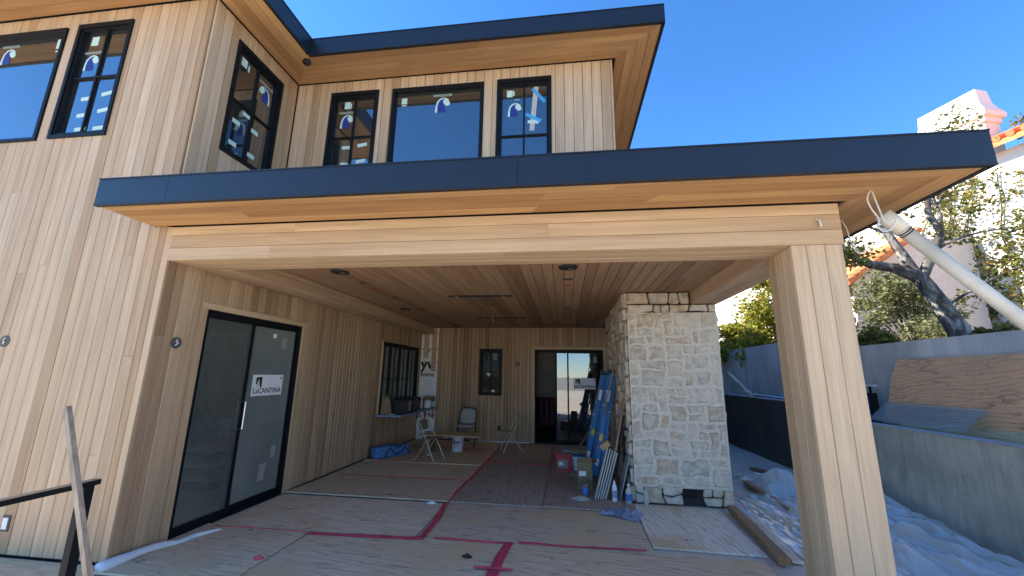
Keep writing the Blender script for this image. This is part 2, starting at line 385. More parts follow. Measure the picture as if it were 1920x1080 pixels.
def board(fr, rects, t, mat, parent, ch=.005):
    if len(rects) > 1:
        b = MB()
        for r in rects: b.add(fr.boxv(*r, 0, t), BF)
        return b.build('board', mat, parent)
    u0, u1, v0, v1 = rects[0]
    sec = [(u0, 0), (u1, 0), (u1, t-ch), (u1-ch, t), (u0+ch, t), (u0, t-ch)]
    v = [fr.p(u, v0, d) for u, d in sec]+[fr.p(u, v1, d) for u, d in sec]
    f = [tuple(range(6)), tuple(range(6, 12))]+[(i, (i+1) % 6, 6+(i+1) % 6, 6+i) for i in range(6)]
    return mk('board', v, f, mat, parent)
def boards(parent, fr, U0, U1, V0, V1, wd, mat, holes=(), t=.022, gap=.005, jp=.12, vary=0):
    u = U0
    while u < U1-.01:
        ww = wd*(1+random.uniform(-vary, vary)); e = min(u+ww, U1)
        if U1-e < .03: e = U1
        a, b = u+gap/2, e-gap/2; segs = [[(a, b, V0, V1)]]
        for (ha, hb, va, vb) in holes:
            if hb <= a or ha >= b: continue
            new = []
            for rs in segs:
                u0, u1, v0, v1 = rs[0]
                if len(rs) > 1 or vb <= v0 or va >= v1: new.append(rs); continue
                full = ha <= a+.004 and hb >= b-.004
                lo = [(u0, u1, v0, va)] if va > v0+.01 else []
                hi = [(u0, u1, vb, v1)] if vb < v1-.01 else []
                if full:
                    if lo: new.append(lo)
                    if hi: new.append(hi)
                else:
                    k = (u0, ha) if ha > u0 else (hb, u1)
                    new.append([(k[0], k[1], max(v0, va), min(v1, vb))]+lo+hi)
            segs = new
        for rs in segs:
            if len(rs) == 1 and rs[0][3]-rs[0][2] > 2.2 and random.random() < jp:
                u0, u1, v0, v1 = rs[0]; m = random.uniform(v0+.6, v1-.6)
                board(fr, [(u0, u1, v0, m-.001)], t, mat, parent); board(fr, [(u0, u1, m+.001, v1)], t, mat, parent)
            else: board(fr, rs, t, mat, parent)
        u = e
def wallmesh(name, fr, U0, U1, V0, V1, d0, d1, holes, mat, parent):
    us = sorted({U0, U1, *[h[0] for h in holes], *[h[1] for h in holes]}); vs = sorted({V0, V1, *[h[2] for h in holes], *[h[3] for h in holes]})
    us = [u for u in us if U0 <= u <= U1]; vs = [v for v in vs if V0 <= v <= V1]
    b = MB()
    for u0, u1 in zip(us, us[1:]):
        run = None
        for v0, v1 in list(zip(vs, vs[1:]))+[(None, None)]:
            ok = v0 is not None and not any(h[0] <= u0+1e-6 and h[1] >= u1-1e-6 and h[2] <= v0+1e-6 and h[3] >= v1-1e-6 for h in holes)
            if ok: run = (run[0], v1) if run else (v0, v1)
            elif run: b.add(fr.boxv(u0, u1, run[0], run[1], d0, d1), BF); run = None
    return b.build(name, mat, parent)
def text_geo(s, size):
    cu = bpy.data.curves.new('t', 'FONT'); cu.body = s; cu.size = size; cu.align_x = 'CENTER'; cu.align_y = 'CENTER'; cu.resolution_u = 2
    o = bpy.data.objects.new('t', cu); col.objects.link(o)
    dg = bpy.context.evaluated_depsgraph_get(); me = bpy.data.meshes.new_from_object(o.evaluated_get(dg))
    v = [tuple(x.co) for x in me.vertices]; f = [tuple(p.vertices) for p in me.polygons]
    bpy.data.objects.remove(o); bpy.data.curves.remove(cu); bpy.data.meshes.remove(me)
    return v, f
def ftext(s, size, fr, u, v, d, mat, parent, bold=0, sx=1):
    vs, fs = text_geo(s, size)
    b = MB()
    for k in ([0] if not bold else [-bold, bold]):
        b.add([fr.p(u+(x[0]*sx)+k, v+x[1], d+(.0004 if k > 0 else 0)) for x in vs], fs)
    return mk('lettering', b.v, b.f, mat, parent, fix=False)
def fpoly(name, fr, pts, d, mat, parent, thick=.002):
    return MB().poly([fr.p(u, v, d) for u, v in pts], fr.N*thick).build(name, mat, parent)

# ------------------------------------------------------------------ ground and paving
struct(mk('ground', [(-500, -500, -.06), (500, -500, -.06), (500, 600, -.06), (-500, 600, -.06)], [(0, 1, 2, 3)], 'dust_ground'))
struct(box('patio_floor', -4.3, 2.34, 1.0, 11.4, -.058, -.018, 'walk_concrete'))
struct(box('bounce_slab', -30, 30, -30, .98, -.058, -.02, 'bounce_concrete'))  # added unseen slab in front, bounces warm sunlight into the patio
struct(box('walkway', 2.342, 4.5, 2.4, 26, -.058, -.012, 'walk_concrete'))
struct(box('terrace_ground', 5.74, 60, 0, 60, -.058, 2.28, 'soil'))

# ------------------------------------------------------------------ the house
XW, YF, XU, YU, YB = -4.16, 3.58, -4.21, 5.13, 11.27
house = thing('house', (-4.2, 3.58, 0), 'two storey cedar clad house with dark metal fascias and a covered patio', 'house')
def window(fr, u0, u1, v0, v1, nx, ny, glass='glass', fw=.042, rec=.035, hl=.5):
    b = MB()
    for r in ((u0, u0+fw, v0, v1), (u1-fw, u1, v0, v1), (u0+fw, u1-fw, v1-fw*1.5, v1), (u0+fw, u1-fw, v0, v0+fw)): b.add(fr.boxv(*r, -.10, .020), BF)
    s = .03; a, c, d, e = u0+fw, u1-fw, v0+fw, v1-fw*1.5
    if nx > 1:
        for r in ((a, a+s, d, e), (c-s, c, d, e), (a+s, c-s, e-s, e), (a+s, c-s, d, d+s)): b.add(fr.boxv(*r, -.08, .0), BF)
    o = b.build('window', 'frame_black', house)
    fbox('pane', fr, a, c, d, e, -.05, -.044, glass, o)
    for i in range(1, nx):
        x = a+(c-a)*i/nx; fbox('muntin', fr, x-.011, x+.011, d+s, e-s, -.043, -.020, 'frame_black', o)
    for j in range(1, ny):
        y = d+(e-d)*(hl if ny == 2 else j/ny); fbox('muntin', fr, a+s, c-s, y-.011, y+.011, -.042, -.018, 'frame_black', o)
    return o
BACK = [(-.085, -.10), (-.08, -.02), (-.066, .045), (-.03, .088), (.015, .10), (.05, .092), (.02, .084), (-.02, .07), (-.045, .03), (-.055, -.03), (-.05, -.10)]
BODY = [(-.056, -.10), (-.058, -.02), (-.046, .035), (-.02, .07), (.02, .082), (.045, .06), (.04, .01), (.022, -.01), (.032, -.04), (.048, -.06), (.04, -.10)]
MUZ = [(.008, .05), (.04, .09), (.075, .075), (.09, .035), (.102, .01), (.078, -.016), (.045, -.012), (.02, .018)]
def lion(o, fr, u, v, s=1.0, d=-.0435, word=True, flip=1):
    f2 = Fr(fr.p(u, v, d), fr.U*s*flip, fr.V*s, fr.N)
    fpoly('sticker', f2, BACK, 0, 'sticker_green', o); fpoly('sticker', f2, BODY, .0006, 'print_blue', o); fpoly('sticker', f2, MUZ, .0012, 'sticker_green', o)
    if word: ftext('WINDSOR', .05*s, Fr(fr.p(u, v, d), fr.U, fr.V, fr.N), .0, .13*s, .001, 'sticker_green', o)
def strip(o, fr, u, v, wd, hh, ang, mat='sticker_green', d=-.0435):
    c, s_ = math.cos(rad(ang)), math.sin(rad(ang))
    fpoly('sticker', fr, [(u+x*c-y*s_, v+x*s_+y*c) for x, y in ((-wd/2, -hh/2), (wd/2, -hh/2), (wd/2, hh/2), (-wd/2, hh/2))], d, mat, o)

# front facade of the left wing
fF = Fr((0, YF-.022, 0), (1, 0, 0), (0, 0, 1), (0, -1, 0))
fF0 = Fr((0, YF, 0), (1, 0, 0), (0, 0, 1), (0, -1, 0))
hF = [(-8.1, -6.27, 4.41, 6.015), (-6.10, -5.30, 4.42, 6.035)]
fac = wallmesh('facade_wall', fF0, -12, -4.345, .02, 6.5, -.12, -.004, hF, 'sheathing', house)
boards(fac, fF0, -8.9, -4.212, .04, 6.225, .1315, 'cedar_z', hF, jp=.45)
box('board', -4.209, -4.137, YF-.0215, YF-.0015, .04, 3.244, 'cedar_z', fac)
box('board', -12, -8.905, YF-.02, YF-.001, .04, 6.225, 'cedar_z', fac)
o = window(fF, *hF[0], 1, 1); lion(o, fF, -7.19, 5.72, 1.15); strip(o, fF, -6.42, 5.84, .09, .14, 0); strip(o, fF, -6.42, 5.73, .08, .02, 0)
o = window(fF, *hF[1], 2, 2, hl=.53); lion(o, fF, -5.86, 5.5, 1.1); strip(o, fF, -5.88, 5.82, .1, .13, 0)
for du, dv, a_ in ((-5.78, 4.98, 4), (-5.5, 5.03, 10), (-5.78, 4.75, 3), (-5.5, 4.80, 9), (-5.76, 4.56, 3), (-5.5, 4.56, 3)): strip(o, fF, du, dv, .15, .05, a_)
# return wall, upper storey
fR = Fr((XU+.022, 0, 0), (0, 1, 0), (0, 0, 1), (1, 0, 0)); fR0 = Fr((XU, 0, 0), (0, 1, 0), (0, 0, 1), (1, 0, 0))
hR = [(3.945, 4.79, 4.41, 6.0)]
ret = wallmesh('return_wall', fR0, YF+.125, YU, 3.06, 6.5, -.12, -.004, hR, 'sheathing', house)
boards(ret, fR0, YF, YU-.03, 3.51, 6.225, .1315, 'cedar_z', hR, jp=.2)
o = window(fR, *hR[0], 2, 2, hl=.5); lion(o, fR, 4.54, 5.62, 1.15, flip=-1)
for du, dv, ww, hh in ((4.13, 5.80, .09, .12), (4.21, 5.77, .025, .09), (4.3, 5.12, .12, .05), (4.16, 4.93, .12, .06), (4.47, 4.98, .12, .06), (4.16, 4.62, .12, .06), (4.47, 4.62, .12, .06)): strip(o, fR, du, dv, ww, hh, 0)
# upper wall
fU = Fr((0, YU-.022, 0), (1, 0, 0), (0, 0, 1), (0, -1, 0)); fU0 = Fr((0, YU, 0), (1, 0, 0), (0, 0, 1), (0, -1, 0))
hU = [(-3.585, -2.80, 4.42, 6.03), (-2.58, -1.16, 4.42, 6.02), (-.955, -.155, 4.42, 6.035)]
upw = wallmesh('upper_wall', fU0, XU-.12, .70, 3.52, 6.5, -.12, -.004, hU, 'sheathing', house)
boards(upw, fU0, XU+.03, .72, 3.52, 6.225, .1315, 'cedar_z', hU, jp=.2)
o = window(fU, *hU[0], 2, 2, hl=.53); lion(o, fU, -3.32, 5.55, 1.15); strip(o, fU, -3.33, 5.83, .09, .12, 0); strip(o, fU, -3.27, 5.82, .02, .09, 0)
for du, dv, a_ in ((-3.27, 5.10, -2), (-3.02, 5.13, 9), (-3.27, 4.82, -6), (-3.02, 4.86, 9)): strip(o, fU, du, dv, .15, .055, a_)
o = window(fU, *hU[1], 1, 1); lion(o, fU, -1.8, 5.72, 1.25); strip(o, fU, -2.4, 5.83, .085, .10, 0); strip(o, fU, -2.4, 5.755, .08, .018, 0)
o = window(fU, *hU[2], 2, 2, hl=.43); lion(o, fU, -.70, 5.55, 1.1, word=False); ftext('SOR', .04, fU, -.66, 5.71, -.042, 'sticker_green', o)
strip(o, fU, -.77, 5.82, .085, .11, 0); strip(o, fU, -.71, 5.82, .02, .08, 0)
strip(o, fU, -.41, 5.55, .07, .72, -5, 'trim_grey'); strip(o, fU, -.34, 5.76, .05, .30, 38, 'tape_blue', -.042); strip(o, fU, -.42, 5.40, .26, .05, -30, 'tape_blue', -.042); strip(o, fU, -.42, 5.33, .16, .05, -6, 'sticker_green', -.0425)
# right end wall of the upper storey
fE0 = Fr((.70, 0, 0), (0, 1, 0), (0, 0, 1), (1, 0, 0))
endw = wallmesh('end_wall', fE0, YU+.13, 23.5, 3.3, 6.5, -.12, -.004, [], 'sheathing', house)  # unseen far run, lengthened with the roof to keep the far retaining wall shaded
boards(endw, fE0, YU+.002, 11.4, 3.52, 6.225, .1315, 'cedar_z', t=.02)
# rooms behind the openings
def room(x0, x1, y0, y1, z0, z1, mat, open_side):
    v = bv(x0, x1, y0, y1, z0, z1); names = {'bottom': 0, 'top': 1, 'y0': 2, 'x1': 3, 'y1': 4, 'x0': 5}
    mk('room_shell', v, [f for k, f in enumerate(BF) if k not in [names[s] for s in open_side]], mat, house, fix=False)
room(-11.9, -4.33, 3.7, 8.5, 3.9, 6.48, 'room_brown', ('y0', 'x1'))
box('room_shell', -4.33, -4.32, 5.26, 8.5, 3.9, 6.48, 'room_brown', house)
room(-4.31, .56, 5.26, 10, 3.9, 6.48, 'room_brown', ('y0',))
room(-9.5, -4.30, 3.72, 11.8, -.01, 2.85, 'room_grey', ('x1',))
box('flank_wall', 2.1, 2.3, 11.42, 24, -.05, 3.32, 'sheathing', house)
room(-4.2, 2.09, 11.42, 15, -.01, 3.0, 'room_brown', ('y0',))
# building material stored inside, seen through the side door
st = thing('board_stack', (-5.9, 7.0, 0), 'stack of grey boards stored inside behind the side sliding door', 'board stack')
for k in range(9): box('stacked_board', -6.5-.03*(k % 3), -5.3+.04*((k*2) % 3), 5.7+.05*(k % 2), 8.5, .06+.07*k, .122+.07*k, ('cement_board', 'trim_grey', 'ply_dark')[k % 3], st)
for y in (6.0, 8.0): box('bearer', -6.5, -5.3, y, y+.1, -.008, .058, 'lumber_x', st)
# patio side wall
fL = Fr((XW+.022, 0, 0), (0, 1, 0), (0, 0, 1), (1, 0, 0)); fL0 = Fr((XW, 0, 0), (0, 1, 0), (0, 0, 1), (1, 0, 0))
hL = [(4.07, 6.02, -.1, 2.53), (8.78, 11.2, .87, 2.47)]
pw = wallmesh('patio_wall', fL0, YF+.125, 11.4, -.018, 3.32, -.14, -.004, hL, 'sheathing', house)
boards(pw, fL0, YF+.001, 11.25, .03, 3.06, .125, 'mixed_z', hL, jp=.1, vary=.25)
# rear wall
fB = Fr((0, YB-.022, 0), (1, 0, 0), (0, 0, 1), (0, -1, 0)); fB0 = Fr((0, YB, 0), (1, 0, 0), (0, 0, 1), (0, -1, 0))
hB = [(-.93, 1.10, -.1, 2.55), (-2.40, -1.75, 1.20, 2.47)]
rw = wallmesh('rear_wall', fB0, XW, 2.3, -.018, 3.32, -.14, -.004, hB, 'sheathing', house)
boards(rw, fB0, -3.6, 2.3, .03, 3.06, .118, 'mixed_z', hB, jp=.05, vary=.28)
# house wrap in the unclad corner, with loose battens
wrap = fbox('house_wrap', fB0, XW+.03, -3.61, 0, 3.06, -.003, .001, 'white_paper', house)
ftext('yv', .42, fB0, -3.92, 2.02, .004, 'print_black', wrap, .014)
ftext('Home', .20, fB0, -3.94, 1.74, .004, 'print_black', wrap, .006)
for k in range(3): fbox('print', fB0, -4.02+.03*k, -3.74-.02*k, 1.56-.06*k, 1.565-.06*k, .002, .004, 'print_black', wrap)
ftext('p.', .22, fB0, -4.06, .64, .004, 'print_black', wrap, .006); ftext('Ho', .22, fB0, -3.77, .64, .004, 'print_black', wrap, .006)
fbox('tape_mark', fB0, -3.93, -3.88, .40, .86, .002, .005, 'tape_red', wrap); fbox('tape_mark', fB0, -3.70, -3.655, .55, .86, .002, .005, 'tape_red', wrap)
fbox('tape_mark', fB0, -4.0, -3.86, 2.36, 2.42, .002, .005, 'print_red', wrap)
for a_, b_, z0, z1 in ((-4.04, -3.90, 2.2, 3.05), (-3.80, -3.67, 1.82, 3.05)): fbox('batten', fB0, a_, b_, z0, z1, .006, .024, 'cedar_z', house)
for zz in (2.44, 2.07, 2.88): fbox('batten', fB0, -4.12, -3.62, zz, zz+.018, .0015, .005, 'joint_dark', house)
# rear window
o = window(fB, *hB[1], 2, 2, glass='glass_dark', fw=.06, hl=.5)
strip(o, fB, -2.2, 2.24, .10, .18, 0, 'sheathing'); strip(o, fB, -1.97, 2.26, .12, .20, 0, 'cement_board'); strip(o, fB, -2.13, 1.77, .09, .10, 25, 'white_paper'); strip(o, fB, -1.99, 1.30, .08, .10, 20, 'white_paper')
# folding counter window on the side wall
b = MB(); y0, y1, z0, z1 = hL[1]
for r in ((y0, y0+.05, z0, z1), (y1-.05, y1, z0, z1), (y0+.05, y1-.05, z1-.09, z1), (y0+.05, y1-.05, z0, z0+.03)): b.add(fL.boxv(*r, -.15, -.03), BF)
o = b.build('window', 'frame_black', house)
n = 4
for i in range(n):
    a_ = y0+.05+(y1-y0-.1)*i/n; c_ = y0+.05+(y1-y0-.1)*(i+1)/n
    fbox('pane', fL, a_+.04, c_-.04, z0+.03, z1-.09, -.10, -.094, 'glass_film', o)
    fbox('stile', fL, a_, a_+.045, z0+.03, z1-.09, -.12, -.06, 'frame_black', o); fbox('stile', fL, c_-.045, c_, z0+.03, z1-.09, -.12, -.061, 'frame_black', o)
    fbox('muntin', fL, (a_+c_)/2-.012, (a_+c_)/2+.012, z0+.03, z1-.09, -.0935, -.075, 'frame_black', o)
    fbox('muntin', fL, a_+.046, c_-.046, 1.60, 1.625, -.0938, -.077, 'frame_black', o)
fbox('window_casing', fL, y0-.02, y0, z0, z1, -.12, .03, 'cedar_z', house)
fbox('window_casing', fL, y0-.02, y1+.02, z1+.001, z1+.022, -.12, .03, 'cedar_y', house)
cn = box('counter', XW+.026, -3.52, 8.66, 11.23, .825, .866, 'counter_blue', house)
# side sliding door
fD = Fr((XW+.012, 0, 0), (0, 1, 0), (0, 0, 1), (1, 0, 0))
for r, mt in (((4.075, 4.155, 0, 2.455), 'cedar_z'), ((5.935, 6.015, 0, 2.455), 'cedar_z'), ((4.075, 6.015, 2.457, 2.527), 'cedar_y')): fbox('door_casing', fD, *r, -.14, .004, mt, house)
def slider(fr, u0, u1, z1, mull, glasses, sashw=.042):
    b = MB()
    for r in ((u0, u0+.022, 0, z1), (u1-.022, u1, 0, z1), (u0+.022, u1-.022, z1-.05, z1), (u0+.022, u1-.022, -.014, .03)): b.add(fr.boxv(*r, -.13, -.025), BF)
    o = b.build('sliding_door', 'frame_black', house)
    for k, ((a, c), g) in enumerate(zip(mull, glasses)):
        d = -.045-.042*(k % 2)
        if g is None: continue
        b = MB()
        for r in ((a, a+sashw, .03, z1-.05), (c-sashw, c, .03, z1-.05), (a+sashw, c-sashw, z1-.05-sashw, z1-.05), (a+sashw, c-sashw, .03, .03+sashw*1.6)): b.add(fr.boxv(*r, d-.018, d+.018), BF)
        b.build('sash', 'frame_black', o)
        fbox('pane', fr, a+sashw, c-sashw, .03+sashw*1.6, z1-.05-sashw, d-.004, d+.004, g, o)
    return o
def sign(o, fr, u, v, wd, hh, d):
    fbox('sign', fr, u-wd/2, u+wd/2, v-hh/2, v+hh/2, d, d+.003, 'white_paper', o)
    ftext('LaCANTINA', hh*.36, fr, u, v-hh*.27, d+.005, 'print_black', o, .0022)
    x, y, s = u-wd*.30, v+hh*.16, hh
    fpoly('emblem', fr, [(x-.2*s, y+.22*s), (x+.16*s, y+.24*s), (x+.16*s, y-.26*s), (x-.2*s, y-.1*s)], d+.0035, 'print_black', o, .001)
    fpoly('emblem', fr, [(x-.13*s, y-.12*s), (x-.05*s, y+.12*s), (x-.01*s, y-.2*s)], d+.005, 'white_paper', o, .001)
    fpoly('emblem', fr, [(x+.02*s, y-.2*s), (x-.01*s, y+.14*s), (x+.08*s, y-.24*s)], d+.005, 'white_paper', o, .001)
    fpoly('emblem', fr, [(x+.165*s, y+.24*s), (x+.19*s, y+.24*s), (x+.19*s, y-.26*s), (x+.165*s, y-.26*s)], d+.005, 'print_black', o, .001)
    fpoly('emblem', fr, [(u+wd*.40, v+hh*.26), (u+wd*.46, v+hh*.26), (u+wd*.46, v+hh*.42), (u+wd*.40, v+hh*.42)], d+.0035, 'cement_board', o, .001)
o = slider(fD, 4.157, 5.933, 2.453, [(4.18, 4.96), (4.90, 5.91)], ['glass_door', 'glass_film'])
sign(o, fD, 5.41, 1.56, .60, .285, -.081)
strip(o, fD, 5.42, 2.26, .07, .06, 0, 'white_paper', -.081); strip(o, fD, 5.64, 2.17, .10, .16, 0, 'cement_board', -.081); strip(o, fD, 5.70, .62, .09, .16, 0, 'cement_board', -.081); strip(o, fD, 5.52, .38, .12, .22, 0, 'cement_board', -.081)
MB().tube([fD.p(4.94, 1.02, -.03), fD.p(4.94, 1.02, .01), fD.p(4.94, 1.36, .01), fD.p(4.94, 1.36, -.03)], .009, 6).build('handle', 'silver', o)
# rear sliding door, left leaf pushed open
fD2 = Fr((0, YB-.012, 0), (1, 0, 0), (0, 0, 1), (0, -1, 0))
for r, mt in (((-.928, -.846, 0, 2.462), 'cedar_z'), ((1.014, 1.098, 0, 2.462), 'cedar_z'), ((-.928, 1.098, 2.464, 2.545), 'cedar_x')): fbox('door_casing', fD2, *r, -.14, .004, mt, house)
o = slider(fD2, -.844, 1.012, 2.46, [(-.28, .08), (.02, .98)], ['glass', 'glass'])
sign(o, fD2, .50, 1.56, .58, .29, -.080)
strip(o, fD2, .80, 2.2, .10, .17, 0, 'cement_board', -.080)
fbox('room_shell', fD2, -.84, -.20, 1.17, 2.42, -.55, -.54, 'concrete_damp', house)
for k in range(5): fbox('insulation_batt', fD2, -.8+.16*k, -.68+.16*k, .3, 1.15, -1.5, -1.45, 'room_purple', house)
fbox('threshold', fB0, -2.6, -.95, -.016, .022, .024, .04, 'aluminium', house)

# upper eave: soffit boards, mitred, and fascia
def ring(wall, d): return [V3((x+sx*d, y+sy*d, 0)) for (x, y), (sx, sy) in wall]
def soffit(name, wall, over, nb, z, slot, mats, parent, t=.02):
    core = MB()
    A, B = ring(wall, -.001), ring(wall, over-.01)
    for i in range(len(wall)-1):
        core.poly([p+V3((0, 0, z+t+.002)) for p in (A[i], A[i+1], B[i+1], B[i])], (0, 0, .02))
    s = core.build(name, 'drip_black', parent)
    for i in range(len(wall)-1):
        ds = [slot+(over-slot-.012)*k/nb for k in range(nb+1)]
        for a, b_ in zip(ds, ds[1:]):
            P, Q = ring(wall, a+.002), ring(wall, b_-.002)
            q = [P[i], P[i+1], Q[i+1], Q[i]]
            L = (q[1]-q[0]).length
            cuts = [0, 1]
            if L > 2.5: cuts = [0, *sorted(random.uniform(.15, .85) for _ in range(1 if L < 6 else 2)), 1]
            for c0, c1 in zip(cuts, cuts[1:]):
                e = .0008/L*1.5
                r = [q[0].lerp(q[1], c0+e), q[0].lerp(q[1], c1-e), q[3].lerp(q[2], c1-e), q[3].lerp(q[2], c0+e)]
                MB().poly([p+V3((0, 0, z)) for p in r], (0, 0, t)).build('board', mats[i], s)
    return s
up = [((-12, YF), (0, -1)), ((XU, YF), (1, -1)), ((XU, YU), (1, -1)), ((.72, YU), (1, -1)), ((.72, 24), (1, 0))]
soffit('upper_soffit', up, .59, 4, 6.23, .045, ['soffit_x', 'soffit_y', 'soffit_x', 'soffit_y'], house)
def fascia(a, b, z0, z1, outn, joints=(), ext=(0, 0)):
    a, b = V3(a), V3(b); d = (b-a).normalized(); n_ = V3(outn); L = (b-a).length
    cs = [0-ext[0], *joints, L+ext[1]]
    for c0, c1 in zip(cs, cs[1:]):
        e0 = .0015 if c0 in joints else 0; e1 = .0015 if c1 in joints else 0
        p, q = a+d*(c0+e0), a+d*(c1-e1)
        m = MB().obox((p+q)/2+n_*.012+V3((0, 0, (z0+z1)/2)), d*((q-p).length/2), n_*.012, (0, 0, (z1-z0)/2))
        o = m.build('fascia', 'fascia_metal', house)
        MB().obox((p+q)/2+n_*.006+V3((0, 0, z0-.008)), d*((q-p).length/2), n_*.022, (0, 0, .0075)).build('drip_edge', 'drip_black', o)
        MB().obox((p+q)/2+n_*.008+V3((0, 0, z1+.006)), d*((q-p).length/2), n_*.024, (0, 0, .0055)).build('cap_flashing', 'fascia_metal', o)
P = ring(up, .58)
fascia(P[0], P[1], 6.238, 6.485, (0, -1, 0), ext=(0, .022)); fascia(P[1], P[2], 6.238, 6.485, (1, 0, 0), ext=(-.002, -.026))
fascia(P[2], P[3], 6.238, 6.485, (0, -1, 0), (2.6,), ext=(.0, .024)); fascia(P[3], P[4], 6.238, 6.485, (1, 0, 0), ext=(-.002, 0))
b = MB(); R_ = ring(up, .575)
b.poly([R_[0]+V3((0, 0, 6.32)), R_[1]+V3((0, 0, 6.32)), V3((R_[1].x, 24, 6.32)), V3((-12, 24, 6.32))], (0, 0, .14))
b.poly([R_[2]+V3((.002, 0, 6.32)), R_[3]+V3((0, 0, 6.32)), R_[4]+V3((0, 0, 6.32)), V3((R_[2].x+.002, 24, 6.32))], (0, 0, .14))
b.build('upper_roof', 'roofing', house)
# patio roof
lo = [((-4.345, YF), (0, -1)), ((2.335, YF), (1, -1)), ((2.335, 24), (1, 0))]
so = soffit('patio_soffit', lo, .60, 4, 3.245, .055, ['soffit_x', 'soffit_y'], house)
P = ring(lo, .59)
fascia(P[0], P[1], 3.253, 3.50, (0, -1, 0), (.74, 3.98), ext=(.012, .022+.055)); P[1].x += .055; P[2].x += .055
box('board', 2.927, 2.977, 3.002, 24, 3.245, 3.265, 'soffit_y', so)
fascia(P[1], P[2], 3.253, 3.50, (1, 0, 0), ext=(-.002, 0))
box('fascia', -4.356, -4.347, 3.0, YF-.025, 3.25, 3.502, 'fascia_metal', house)
b = MB(); b.box(-4.34, 2.975, 3.005, YU-.03, 3.33, 3.49); b.box(.73, 2.975, YU-.03, 24, 3.33, 3.488); b.build('patio_roof', 'roofing', house)
# beams and post
def clad(name, x0, x1, y0, y1, z0, z1, faces, mat):
    c = box(name, x0+.022, x1-.022, y0+.022, y1-.022, z0+.022, z1-.022, 'sheathing', house)
    for f in faces:
        k, cuts = f[0], f[1]
        sk = f[2] if len(f) > 2 else None
        if k == 'front': fr = Fr((0, y0+.022, 0), (0, 0, 1), (1, 0, 0), (0, -1, 0)); U = (z0, z1); V = (x0, x1)
        if k == 'back': fr = Fr((0, y1-.022, 0), (0, 0, 1), (1, 0, 0), (0, 1, 0)); U = (z0, z1); V = (x0, x1)
        if k == 'under': fr = Fr((0, 0, z0+.022), (0, 1, 0), (1, 0, 0), (0, 0, -1)); U = (y0+.023, y1-.023); V = (x0, x1)
        if k == 'underY': fr = Fr((0, 0, z0+.022), (1, 0, 0), (0, 1, 0), (0, 0, -1)); U = (x0+.023, x1-.023); V = (y0, y1)
        if k == 'leftY': fr = Fr((x0+.022, 0, 0), (0, 0, 1), (0, 1, 0), (-1, 0, 0)); U = (z0, z1); V = (y0, y1)
        if k == 'rightY': fr = Fr((x1-.022, 0, 0), (0, 0, 1), (0, 1, 0), (1, 0, 0)); U = (z0, z1); V = (y0, y1)
        if k == 'frontZ': fr = Fr((0, y0+.022, 0), (1, 0, 0), (0, 0, 1), (0, -1, 0)); U = (x0, x1); V = (z0, z1)
        if k == 'backZ': fr = Fr((0, y1-.022, 0), (1, 0, 0), (0, 0, 1), (0, 1, 0)); U = (x0, x1); V = (z0, z1)
        if k == 'leftZ': fr = Fr((x0+.022, 0, 0), (0, 1, 0), (0, 0, 1), (-1, 0, 0)); U = (y0+.023, y1-.023); V = (z0, z1)
        if k == 'rightZ': fr = Fr((x1-.022, 0, 0), (0, 1, 0), (0, 0, 1), (1, 0, 0)); U = (y0+.023, y1-.023); V = (z0, z1)
        cs = [0, *cuts, 1]
        for a, e in zip(cs, cs[1:]):
            u0, u1 = U[0]+(U[1]-U[0])*a+.0015, U[0]+(U[1]-U[0])*e-.0015
            vs = [V[0], *( [V[0]+(V[1]-V[0])*sk[0]] if sk and random.random() < .9 else [] ), V[1]]
            if sk: sk = (random.uniform(.2, .8),)
            for v0, v1 in zip(vs, vs[1:]): board(fr, [(u0, u1, v0+.0008, v1-.0008)], .0218, mat, c, .004)
    return c
clad('front_beam', -4.135, 2.335, YF-.025, 4.0, 2.875, 3.243, [('front', (.36, .73), (.18,)), ('under', (.34, .68), (.55,)), ('back', (.5,), (.4,))], 'cedar_x')
clad('post', 1.925, 2.328, YF-.012, 3.99, -.015, 2.874, [('frontZ', (.3, .655)), ('leftZ', (.33, .66)), ('rightZ', (.33, .66)), ('backZ', (.33, .66))], 'cedar_z')
clad('side_beam', 1.94, 2.335, 4.001, 6.60, 2.875, 3.243, [('leftY', (.5,), (.6,)), ('underY', (.33, .66), (.4,)), ('rightY', (.36, .72), (.5,))], 'cedar_y')
clad('rear_side_beam', 1.94, 2.335, 9.45, 11.24, 2.875, 3.243, [('leftY', (.5,)), ('underY', (.33, .66)), ('rightY', (.36, .72))], 'cedar_y')
clad('wall_beam', -4.137, -3.76, 4.001, 11.24, 2.872, 3.2, [('rightY', (.45,), (.5,)), ('underY', (.5,), (.4,))], 'cedar_y')
# patio ceiling
fC = Fr((0, 0, 3.092), (1, 0, 0), (0, 1, 0), (0, 0, -1))
cl = box('patio_ceiling', -3.76, 1.96, 4.0, 11.26, 3.094, 3.2, 'sheathing', house)
hC = [(-1.98, -.90, 6.58, 6.66), (-2.05, -.93, 9.26, 9.34)]
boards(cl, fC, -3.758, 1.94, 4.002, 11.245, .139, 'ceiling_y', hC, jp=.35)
for x, y in ((-2.975, 4.86), (.045, 4.84), (-3.3, 7.92), (-2.95, 10.75)):
    o = MB().lathe((x, y, 3.050), [(.075, .0), (.112, .0), (.118, .010), (.118, .019), (.075, .019)], 24).build('recessed_light', 'drip_black', cl)
    MB().lathe((x, y, 3.054), [(.01, .0), (.074, .0), (.074, .01), (.01, .01)], 20).build('light_can', 'joint_dark', o)
    MB().bar((x, y, 3.046), (x+.05, y+.02, 3.046), .02, .006).build('spring_clip', 'silver', o)
